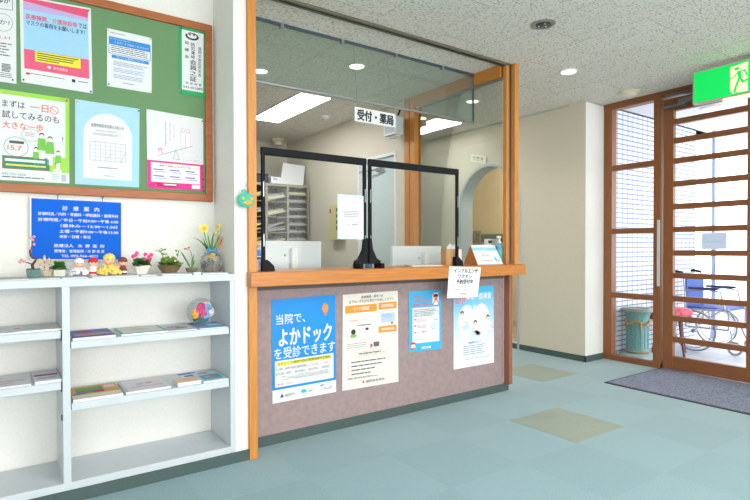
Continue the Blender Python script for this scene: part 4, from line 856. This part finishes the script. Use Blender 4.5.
KW=mat('knit_white',(238,236,240),.9,noise=90,amt=.08,bump=.5); KR=mat('knit_red',(206,44,56),.9,noise=90,amt=.1); KY=mat('knit_yellow',(242,212,110),.9,noise=90,amt=.1,bump=.5); KB=mat('knit_brown',(128,74,62),.9,noise=90,amt=.1)
doll(79,258.5,2.88,'small doll in a white cap and white fluffy knitted skirt on the shelf top',KW,KW,'fluffy',None)
doll(93.2,258,2.88,'small doll with a red and white cap and red belt on the shelf top',KR,KW,'plain',KR)
doll(109.3,253.8,2.86,'doll with a yellow cap and yellow fluffy knitted skirt on the shelf top',KY,KY,'fluffy',None)
doll(122.8,257.5,2.90,'small doll in a brown cap and brown dress beside the pink cyclamen',KB,KB,'plain',KW)
# cyclamen
p=spot(141,2.88); t=thing('potted_cyclamen','pink flowering cyclamen in a white faceted pot on the shelf top','plant',p)
MB(p).lathe([(.026,0),(.03,.003),(.048,.042),(.046,.045),(.04,.042),(.0,.036)],p,8).build('pot',mat('pot_white',(240,230,222),.3,noise=10,amt=.02),t)
mb=MB(p); leafclump(mb,p+Vector((0,0,.045)),.062,110,.03,.75); mb.build('foliage',MG1,t)
mb=MB(p); mf=MB(p); random.seed(3)
for v in ((.028,-.02,.062),(.04,-.01,.078),(.012,-.02,.075),(.03,-.03,.088),(.045,-.015,.098),(.018,-.01,.1),(-.03,-.01,.095),(-.022,-.01,.107),(-.037,0,.09),(.03,0,.07)):
    q_=p+Vector(v); mb.tube([p+Vector((v[0]*.3,v[1]*.3,.04)),q_],.0012,5)
    mf=MB(p)
    for k in range(6): a=k*1.047; mf.leaf(q_,q_+Vector((math.cos(a)*.011,-.005,math.sin(a)*.011)),.008,nrm=Vector((0,1,0)))
    mf.build('flower',mat('petal_pink',(232,60,140),.5,noise=60,amt=.25),t)
mb.build('stems',MG2,t)
# boat planter
random.seed(5)
p=spot(169.5,2.90); t=thing('potted_herb','trailing leafy plant with white buds in a brown boat-shaped planter','plant',p)
mb=MB(p); k8=[(math.cos(2*PI*i/20),math.sin(2*PI*i/20)) for i in range(20)]
lay=[(.032,.022,0),(.05,.028,.02),(.063,.034,.042),(.058,.03,.042),(.03,.02,.034)]
mb.add([p+Vector((a*x,b*y,z)) for a,b,z in lay for x,y in k8],[(i*20+j,i*20+(j+1)%20,(i+1)*20+(j+1)%20,(i+1)*20+j) for i in range(4) for j in range(20)]+[tuple(range(19,-1,-1)),tuple(range(80,100))])
mb.build('pot',mat('pot_brown',(110,90,58),.4,noise=20,amt=.2),t,smooth=True)
mb=MB(p); leafclump(mb,p+Vector((-.01,0,.042)),.062,110,.028,.95); leafclump(mb,p+Vector((.028,0,.045)),.05,50,.026,.6)
for v in ((-.05,0,.125),(-.035,0,.13),(-.06,0,.12),(.0,0,.09),(-.03,0,.105),(.045,0,.12),(.05,0,.10)): mb.leaf(p+Vector((v[0]*.8,0,v[2]-.01)),p+Vector((v[0]+.016,-.01,v[2])),.016); mb.leaf(p+Vector((v[0]*.8,0,v[2]-.01)),p+Vector((v[0]-.014,-.01,v[2]+.004)),.014)
mb.build('foliage',MG2,t)
mb=MB(p); mb.tube([p+Vector(v) for v in ((-.01,0,.04),(-.03,0,.08),(-.05,0,.125))],.0018,6).tube([p+Vector(v) for v in ((.01,0,.04),(.04,0,.08),(.048,0,.12))],.0018,6); mb.build('stems',MG3,t)
mb=MB(p)
for v in ((-.02,-.02,.07),(.02,-.03,.065),(.035,-.02,.08),(.0,-.02,.085)): mb.ball(p+Vector(v),.006,8,jit=.2)
mb.build('buds',C((240,240,215)),t,smooth=True)
# small orchid bowl
p=spot(191.5,2.92); t=thing('potted_orchid','slender orchid with pink buds in a tiny olive bowl','plant',p)
MB(p).lathe([(.018,0),(.028,.008),(.032,.024),(.028,.026),(.02,.02),(0,.02)],p,20).build('pot',mat('pot_olive',(128,120,88),.4,noise=20,amt=.15),t,smooth=True)
mb=MB(p)
for v in ((-.05,0,.10),(.012,0,.09),(.018,0,.06),(-.03,0,.055),(.005,0,.075),(-.06,0,.11)): mb.leaf(p+Vector((0,0,.02)),p+Vector(v),.008,droop=-.01,nrm=Vector((.1,1,.2)))
mb.tube([p+Vector(v) for v in ((.002,0,.02),(.004,0,.08),(-.004,0,.115),(-.018,0,.13),(-.035,0,.128))],.0015,6); mb.build('foliage',MG1,t)
mb=MB(p)
for v in ((-.012,0,.135),(-.026,0,.128),(-.034,0,.128)): mb.ball(p+Vector(v),.006,8,(1.3,1,.8),jit=.15)
mb.build('buds',C((232,128,128)),t,smooth=True)
# gift wrapped arrangement with daffodil
random.seed(11)
p=spot(211.5,2.90); t=thing('flower_arrangement','gift-wrapped yellow flower arrangement with a blue ribbon at the right end of the shelf','flowers',p)
MB(p).lathe([(.032,0),(.042,.01),(.05,.042),(.047,.044),(.04,.038),(0,.038)],p,24).build('basket',mat('basket_brown',(116,98,74),.7,noise=40,amt=.25),t,smooth=True)
mb=MB(p); leafclump(mb,p+Vector((0,0,.045)),.045,50,.016,.9); 
def arch_leaf(mb,b,m_,e,w):
    pts=[Vector(b),Vector(m_),Vector(e)]; L_=[]
    for i in range(9):
        s_=i/8; L_.append(pts[0]*(1-s_)**2+pts[1]*2*s_*(1-s_)+pts[2]*s_*s_)
    vs=[]
    for i,q_ in enumerate(L_):
        ww=w*(1-(i/8)**2)*.5+.0004; vs+=[q_-Vector((ww,0,0)),q_+Vector((ww,0,0))]
    mb.add(vs,[(2*i,2*i+1,2*i+3,2*i+2) for i in range(8)])
for e,mm in (((-.125,0,.19),(-.06,0,.20)),((-.07,0,.16),(-.03,0,.17)),((.02,0,.225),(-.0,0,.19)),((.05,0,.215),(.03,0,.17)),((.065,.0,.20),(.045,0,.13)),((-.05,0,.195),(-.03,0,.14)),((-.02,0,.21),(-.01,0,.15))):
    arch_leaf(mb,p+Vector((0,0,.09)),p+Vector(mm),p+Vector(e),.013)
mb.build('foliage',MG1,t)
mb=MB(p); mb.tube([p+Vector(v) for v in ((0,0,.08),(-.025,0,.16),(-.04,0,.215),(-.044,-.01,.232))],.003,7).tube([p+Vector(v) for v in ((.01,0,.08),(.035,0,.2),(.04,0,.255))],.0016,6).tube([p+Vector(v) for v in ((.01,0,.08),(.05,0,.2),(.055,0,.25))],.0014,6); mb.build('stems',MG2,t,smooth=True)
mb=MB(p); fc=p+Vector((-.046,-.016,.238))
for k in range(6): a=k*PI/3+.2; mb.leaf(fc,fc+Vector((math.cos(a)*.030,-.002,math.sin(a)*.027)),.017,nrm=Vector((0,1,0)))
dp=mb.build('daffodil_petals',mat('petal_yellow',(250,226,80),.5,noise=40,amt=.08),t)
for k,v in enumerate(((.04,0,.262),(.055,0,.255),(.037,0,.235),(.045,0,.245),(.024,0,.215))): MB(p).ball(p+Vector(v),.0075,8,jit=.2).build('yellow_bud',mat('petal_yellow',(250,226,80)),t)
MB(p).lathe([(.005,0),(.009,.010),(.011,.014),(.009,.013),(0,.004)],fc,14,Matrix.Rotation(PI/2,3,'X')).build('daffodil_cup',C((244,176,40)),dp,smooth=True)
mb=MB(p)
for k in range(18): a=random.uniform(0,2*PI); r=random.uniform(0,.035); mb.ball(p+Vector((r*math.cos(a),r*math.sin(a)-.01,.055+random.uniform(0,.045))),.008,7,jit=.3)
mb.build('inner_flowers',mat('flowers_yellow',(244,208,70),.6,noise=50,amt=.2),t)
mb=MB(p)
for k in range(14): a=random.uniform(0,2*PI); r=random.uniform(.01,.04); mb.ball(p+Vector((r*math.cos(a),r*math.sin(a)-.01,.045+random.uniform(0,.05))),.006,7,jit=.3)
mb.build('inner_berries',C((88,86,110)),t)
mb=MB(p); 
for k in range(12): x_=random.uniform(.035,.07); mb.tube([p+Vector((.03,0,.09)),p+Vector((x_*.8,0,.14)),p+Vector((x_,random.uniform(-.01,.01),.17+random.uniform(0,.035)))],.0012,4)
mb.build('dried_grass',C((214,140,110)),t)
mb=MB(p); mb.lathe([(.048,.0),(.056,.02),(.060,.05),(.054,.085),(.03,.112),(.010,.118),(.02,.128),(.03,.14)],p,18); 
mb.build('cellophane_wrap',glass('cellophane',(.93,.95,.96),.3,.10),t)
mb=MB(p); mb.lathe([(.012,.113),(.0145,.118),(.012,.123)],p,14)
for sx in (-1,1):
    mb.tube([p+Vector((0,-.012,.118)),p+Vector((sx*.022,-.016,.134)),p+Vector((sx*.032,-.014,.122)),p+Vector((0,-.013,.117))],.0028,6); mb.tube([p+Vector((0,-.013,.117)),p+Vector((sx*.03,-.02,.11)),p+Vector((sx*.05,-.02,.104))],.0022,6)
mb.build('ribbon',C((90,180,236)),t,smooth=True)
# glass ornament on the upper right shelf
random.seed(4)
Yo=2.87; p=Vector((Xat(200.5,Yo),Yo,z3+.006)); t=thing('glass_ornament','round glass globe ornament with pink and white flowers over a teal leaf','ornament',p)
R_=.074; gc=p+Vector((0,0,R_*.98))
MB(p).ball(gc,R_,28,(1,.9,1)).build('globe',glass('globe_glass',(.96,.98,.98),.02,.05),t,smooth=True)
MB(p).lathe([(.03,0),(.03,.004),(.0,.004)],p,20).build('foot',glass('globe_glass'),t)
mb=MB(p)
for k in range(7): a=k*.9; mb.leaf(gc+Vector((0,0,-.05)),gc+Vector((math.cos(a)*.058,math.sin(a)*.045,-.018)),.045,droop=-.004)
mb.ball(gc+Vector((0,0,-.04)),.04,12,(1.1,1,.45)); mb.build('leaf_bed',mat('leaf_teal',(40,128,120),.4,noise=20,amt=.15),t)
for nm,c,vs in (('pink_flower',(214,40,120),((-.008,-.03,.028),(.0,-.035,-.008),(-.014,-.025,.012))),('yellow_flower',(240,180,60),((-.038,-.02,-.012),(-.03,-.02,.0))),('blue_flower',(130,170,226),((.026,-.03,.022),(.02,-.03,-.014))),('white_flower',(238,236,226),((.042,-.02,.002),(.03,-.01,.032),(.044,-.02,-.008)))):
    mb=MB(p)
    for v in vs:
        q_=gc+Vector(v)
        for k in range(9): a=k*.7; mb.ball(q_+Vector((math.cos(a)*.012,random.uniform(-.006,.006),math.sin(a)*.012)),.011,7,jit=.25)
    mb.build(nm,C(c),t,smooth=True)
# bird ornament on the post
Yb=2.70; c=at(246,200,1,Yb); R_=.042
t=thing('bird_ornament','round teal felt bird face with a yellow beak hanging from the wooden post','ornament',c)
bb=MB(c).ball(c,R_,20,(1.1,.28,.95)).build('body',mat('felt_teal',(70,186,160),.9,noise=80,amt=.1,bump=.4),t,smooth=True)
MB(c).ball(c+Vector((.008,-.009,-.014)),R_*.42,14,(1.4,.3,.7)).build('beak',mat('felt_yellow',(236,170,60),.9,noise=80,amt=.06),bb,smooth=True)
for dx in (-.02,.026): MB(c).ball(c+Vector((dx,-.0105,.008)),.0085,10,(1,.4,1)).build('eye',mat('felt_orange',(232,190,70),.9),bb,smooth=True)
mb=MB(c)
for dx in (-.018,-.008,.002): mb.leaf(c+Vector((dx,-.002,.035)),c+Vector((dx-.006,-.002,.056)),.010,nrm=Vector((0,1,0)))
mb.build('crest',mat('felt_teal',(70,186,160)),t)
tp=at(246,183,1,Yb); MB(c).tube([c+Vector((-.012,0,.035)),tp,c+Vector((.014,0,.035))],.0014,5).build('string',C((215,110,70)),t)
MB(c).lathe([(.006,0),(.006,.004),(.003,.012),(0,.012)],tp+Vector((0,.006,0)),10,Matrix.Rotation(PI/2,3,'X')).build('hook',M_WHITE,t)
# ================================================================== OUTSIDE
ME_T = grid_mat('outer_tile',(240,243,248),(120,136,176),(.1,.052),.007,('X','Z'))
struct(MB().box((5.16,3.1,0),(7.05,3.3,2.585)).build('wall_outer_left', ME_T))
struct(MB().box((5.12,-4,-.06),(12,7,-.004)).build('ground', grid_mat('paving',(196,199,208),(160,164,178),.3,.006,('X','Y'))))
struct(MB().box((5.16,-1,2.6),(8.2,3.3,2.7)).build('ceiling_canopy', mat('soffit_white',(232,232,236),.8,noise=70,amt=.04)))
struct(MB().box((9.2,-4,-.01),(9.4,7,.32)).build('wall_outer_kerb', mat('kerb_white',(214,214,216),.8,noise=8)))
struct(MB().tube([(7.30,3.0,0),(7.30,3.0,2.6)],.022,12).build('trim_11', mat('pipe_bluegrey',(150,166,196),.4,.2)))
struct(MB().tube([(7.9,2.62,0),(7.9,2.62,1.98)],.014,10).build('trim_12', mat('pipe_bluegrey',(150,166,196))))
t=thing('outdoor_light','round white canopy light outside above the door','ceiling light',(5.95,2.2,2.6)); c=at(717,107,2,2.6); t.location=c
MB(c).lathe([(.15,0),(.15,-.02),(.11,-.03),(0,-.034)],c,28).build('cover',mat('outdoor_lamp',(250,250,250),.4),t,smooth=True)
q=[at(702,233,0,7.1),at(727,232.3,0,7.1),at(727,249,0,7.1),at(702,249.3,0,7.1)]
t=thing('notice_plate','pale grey-blue plate on a thin post outside beyond the door slats','sign',Vector((7.12,(q[0].y+q[1].y)/2,0))); o=t.location
s=Sheet(q,(-1,0,0),.012,base=mat('plate_grey',(196,206,216),.5),org=o); s.bars(.15,.55,.85,.62,1,(150,165,190)); s.build('plate',t)
MB(o).tube([(7.115,o.y,0),(7.115,o.y,q[0].z)],.012,8).build('post',mat('pipe_bluegrey',(150,166,196)),t)
# urn
c=at(637.5,356.5,2,0); c.z=0
t=thing('ash_urn','teal ceramic urn with a gold garland standing outside the side window','urn',c)
hU=at(637,308,1,c.y).z; RU=.118; MUR=mat('urn_teal',(104,160,160),.35,noise=40,amt=.15); MGD=mat('urn_gold',(206,158,92),.4,.2,noise=30,amt=.15)
MB(c).lathe([(.185,0),(.185,.02),(.17,.035),(.12,.045),(.10,.05)],c,32).build('base_plate',mat('urn_base',(170,190,190),.4,noise=20,amt=.08),t,smooth=True)
prof=[(.11,.05),(RU,.062),(RU-.005,.08),(RU-.012,.1),(RU-.012,hU*.72),(RU-.006,hU*.86),(RU+.02,hU*.93),(RU+.028,hU*.97),(RU+.022,hU),(RU-.01,hU-.004),(RU-.02,hU*.9),(0,hU*.86)]
ub=MB(c).lathe(prof,c,36).build('body',MUR,t,smooth=True)
for r,z in ((RU+.003,.064),(RU+.029,hU*.955)): MB(c).lathe([(r-.004,z-.006),(r+.003,z),(r-.004,z+.008)],c,36).build('gold_rim',MGD,ub,smooth=True)
mb=MB(c)
for k in range(16):
    a=2*PI*k/16; mb.tube([c+Vector((math.cos(a)*(RU-.012),math.sin(a)*(RU-.012),.10)),c+Vector((math.cos(a)*(RU-.012),math.sin(a)*(RU-.012),hU*.7))],.004,6)
mb.build('flute',MUR,ub,smooth=True)
mb=MB(c)
for k in range(40):
    a=2*PI*k/40; z=hU*.72+.018*math.sin(a*4); mb.ball(c+Vector((math.cos(a)*(RU-.004),math.sin(a)*(RU-.004),z)),.013,7,jit=.25)
for k in range(4):
    a=PI*1.25+k*PI/2; 
    for j in range(5): mb.ball(c+Vector((math.cos(a)*(RU-.004),math.sin(a)*(RU-.004),hU*.70-.02*j)),.013-.0015*j,7,jit=.25)
mb.build('garland',MGD,ub,smooth=True)
# red floral stool
c=Vector((at(669,330,1,2.84).x,2.84,0)); t=thing('stool','stool with a red floral cushion outside behind the urn','stool',c)
MB(c).lathe([(0,.37),(.20,.37),(.215,.38),(.215,.41),(.2,.42),(0,.42)],c,30).build('seat',mat('stool_wood',(110,60,56),.5,noise=10,amt=.1),t,smooth=True)
MB(c).lathe([(.2,.4205),(.222,.435),(.225,.455),(.2,.485),(.12,.50),(0,.503)],c,30).build('cushion',mat('cushion_floral',(214,92,110),.8,noise=26,amt=.45),t,smooth=True)
for k in range(4):
    a=PI/4+k*PI/2+.4; MB(c).tube([c+Vector((math.cos(a)*.15,math.sin(a)*.15,.37)),c+Vector((math.cos(a)*.17,math.sin(a)*.17,.2)),c+Vector((math.cos(a)*.21,math.sin(a)*.21,0))],[.02,.016,.012],8).build('leg',mat('stool_wood',(110,60,56)),t,smooth=True)
# wheelchair, facing -Y
c=Vector((at(690,300,1,2.86).x+.12,2.73,0)); t=thing('wheelchair','folding wheelchair with a blue backrest parked outside behind the door slats','wheelchair',c)
MF=mat('chair_frame',(176,184,200),.3,.6,noise=20); MN=mat('chair_blue',(58,88,168),.7,noise=30,amt=.08); MTY=mat('tyre_grey',(150,154,168),.7)
def V(x,y,z): return c+Vector((x,y,z))
WR=.225
for sx in (-.27,.27):
    ctr=V(sx,.02,WR)
    w=MB(c).tube([ctr+Vector((0,WR*.96*math.cos(a),WR*.96*math.sin(a))) for a in [2*PI*i/36 for i in range(36)]],.011,8,True).build('rear_wheel',MTY,t,smooth=True)
    mb=MB(c)
    for i in range(18):
        a=2*PI*i/18; mb.tube([ctr+Vector((0,.02*math.cos(a+.8),.02*math.sin(a+.8))),ctr+Vector((0,WR*.94*math.cos(a),WR*.94*math.sin(a)))],.0015,4)
    mb.tube([ctr+Vector((-.03,0,0)),ctr+Vector((.03,0,0))],.02,12)
    so=mb.build('spokes',MF,w)
    hr=MB(c).tube([ctr+Vector((math.copysign(.03,sx),WR*.82*math.cos(a),WR*.82*math.sin(a))) for a in [2*PI*i/32 for i in range(32)]],.006,6,True).build('hand_rim',MF,w,smooth=True)
    ct2=V(sx*.8,-.36,.075)
    w2=MB(c).tube([ct2+Vector((0,.062*math.cos(a),.062*math.sin(a))) for a in [2*PI*i/20 for i in range(20)]],.013,8,True).build('caster_wheel',MTY,t,smooth=True)
    MB(c).tube([ct2,ct2+Vector((0,.03,.09)),V(sx*.8,-.32,.26)],.008,6).build('caster_fork',MF,w2)
    fr=MB(c)
    fr.tube([V(sx*.8,.16,.86),V(sx*.8,.14,.60),V(sx*.8,.13,.25)],.011,8); fr.tube([V(sx*.8,.13,.45),V(sx*.8,-.30,.47),V(sx*.8,-.38,.40),V(sx*.8,-.50,.12)],.011,8)
    fr.tube([V(sx*.8,.14,.66),V(sx*.8,-.10,.68),V(sx*.8,-.22,.66),V(sx*.8,-.26,.48)],.010,8); fr.tube([V(sx*.8,.13,.26),V(sx*.8,-.30,.26)],.010,8); fr.tube([V(sx*.8,-.30,.26),V(sx*.8,-.30,.47)],.010,8)
    fr.build('side_frame',MF,t,smooth=True)
    MB(c).tube([V(sx*.8,.16,.855),V(sx*.8,.24,.87),V(sx*.8,.27,.865)],.016,8).build('push_handle',M_BLACK,t,smooth=True)
    MB(c).box(V(sx*.8-.025,-.20,.68),V(sx*.8+.025,.10,.705)).build('armrest',C((50,60,110)),t,bevel=.006)
    MB(c).box(V(sx*.5-.05,-.60,.10),V(sx*.5+.06,-.48,.112)).build('footplate',M_BLACK,t,bevel=.003)
MB(c).box(V(-.21,.125,.46),V(.21,.145,.82)).build('backrest',MN,t,bevel=.006)
MB(c).box(V(-.205,-.29,.46),V(.205,.12,.485)).build('seat',MN,t,bevel=.008)
mb=MB(c).tube([V(-.21,.05,.25),V(.21,-.1,.45)],.008,6).tube([V(.21,.05,.25),V(-.21,-.1,.45)],.008,6); mb.build('cross_brace',MF,t)
# ================================================================== LIGHT
w = bpy.data.worlds.new('World'); S.world = w; w.use_nodes = True
bg = w.node_tree.nodes['Background']; bg.inputs[0].default_value = (.96,.98,1,1); bg.inputs[1].default_value = 3.2
def area(name,loc,rot,sx,sy,e,col=(1,1,1)):
    l=bpy.data.lights.new(name,'AREA'); l.shape='RECTANGLE'; l.size=sx; l.size_y=sy; l.energy=e; l.color=col
    o=bpy.data.objects.new(name,l); COL.objects.link(o); o.location=loc; o.rotation_euler=rot; return o
area('daylight_window_rear',(1,-3.15,1.4),(PI/2,0,0),7,1.75,78,(1,.985,.96))      # daylight through the lobby windows behind the camera
area('lobby_fill_light',(1.6,.2,2.58),(0,0,0),1.2,1.2,28,(1,.98,.95))  # added overhead fill to brighten the lobby floor; no fitting there
l=bpy.data.lights.new('washroom_lamp','POINT'); l.energy=42; l.color=(1,.93,.84); l.shadow_soft_size=.1
o=bpy.data.objects.new('washroom_lamp',l); COL.objects.link(o); o.location=(5.7,4.6,2.3)
# ================================================================== CAMERA
cam = bpy.data.cameras.new('Camera'); co = bpy.data.objects.new('Camera',cam); COL.objects.link(co)
cam.sensor_width = 36; cam.lens = FP/750*36; cam.shift_y = (CY-250)/750; cam.clip_start = .02; cam.clip_end = 100
R3 = Matrix((RT,UP,-FW)).transposed(); co.matrix_world = Matrix.Translation((0,0,H)) @ R3.to_4x4()
S.camera = co
vs = S.view_settings; vs.view_transform='Standard'; vs.look='None'; vs.gamma=1; vs.use_curve_mapping=False; vs.exposure=.57
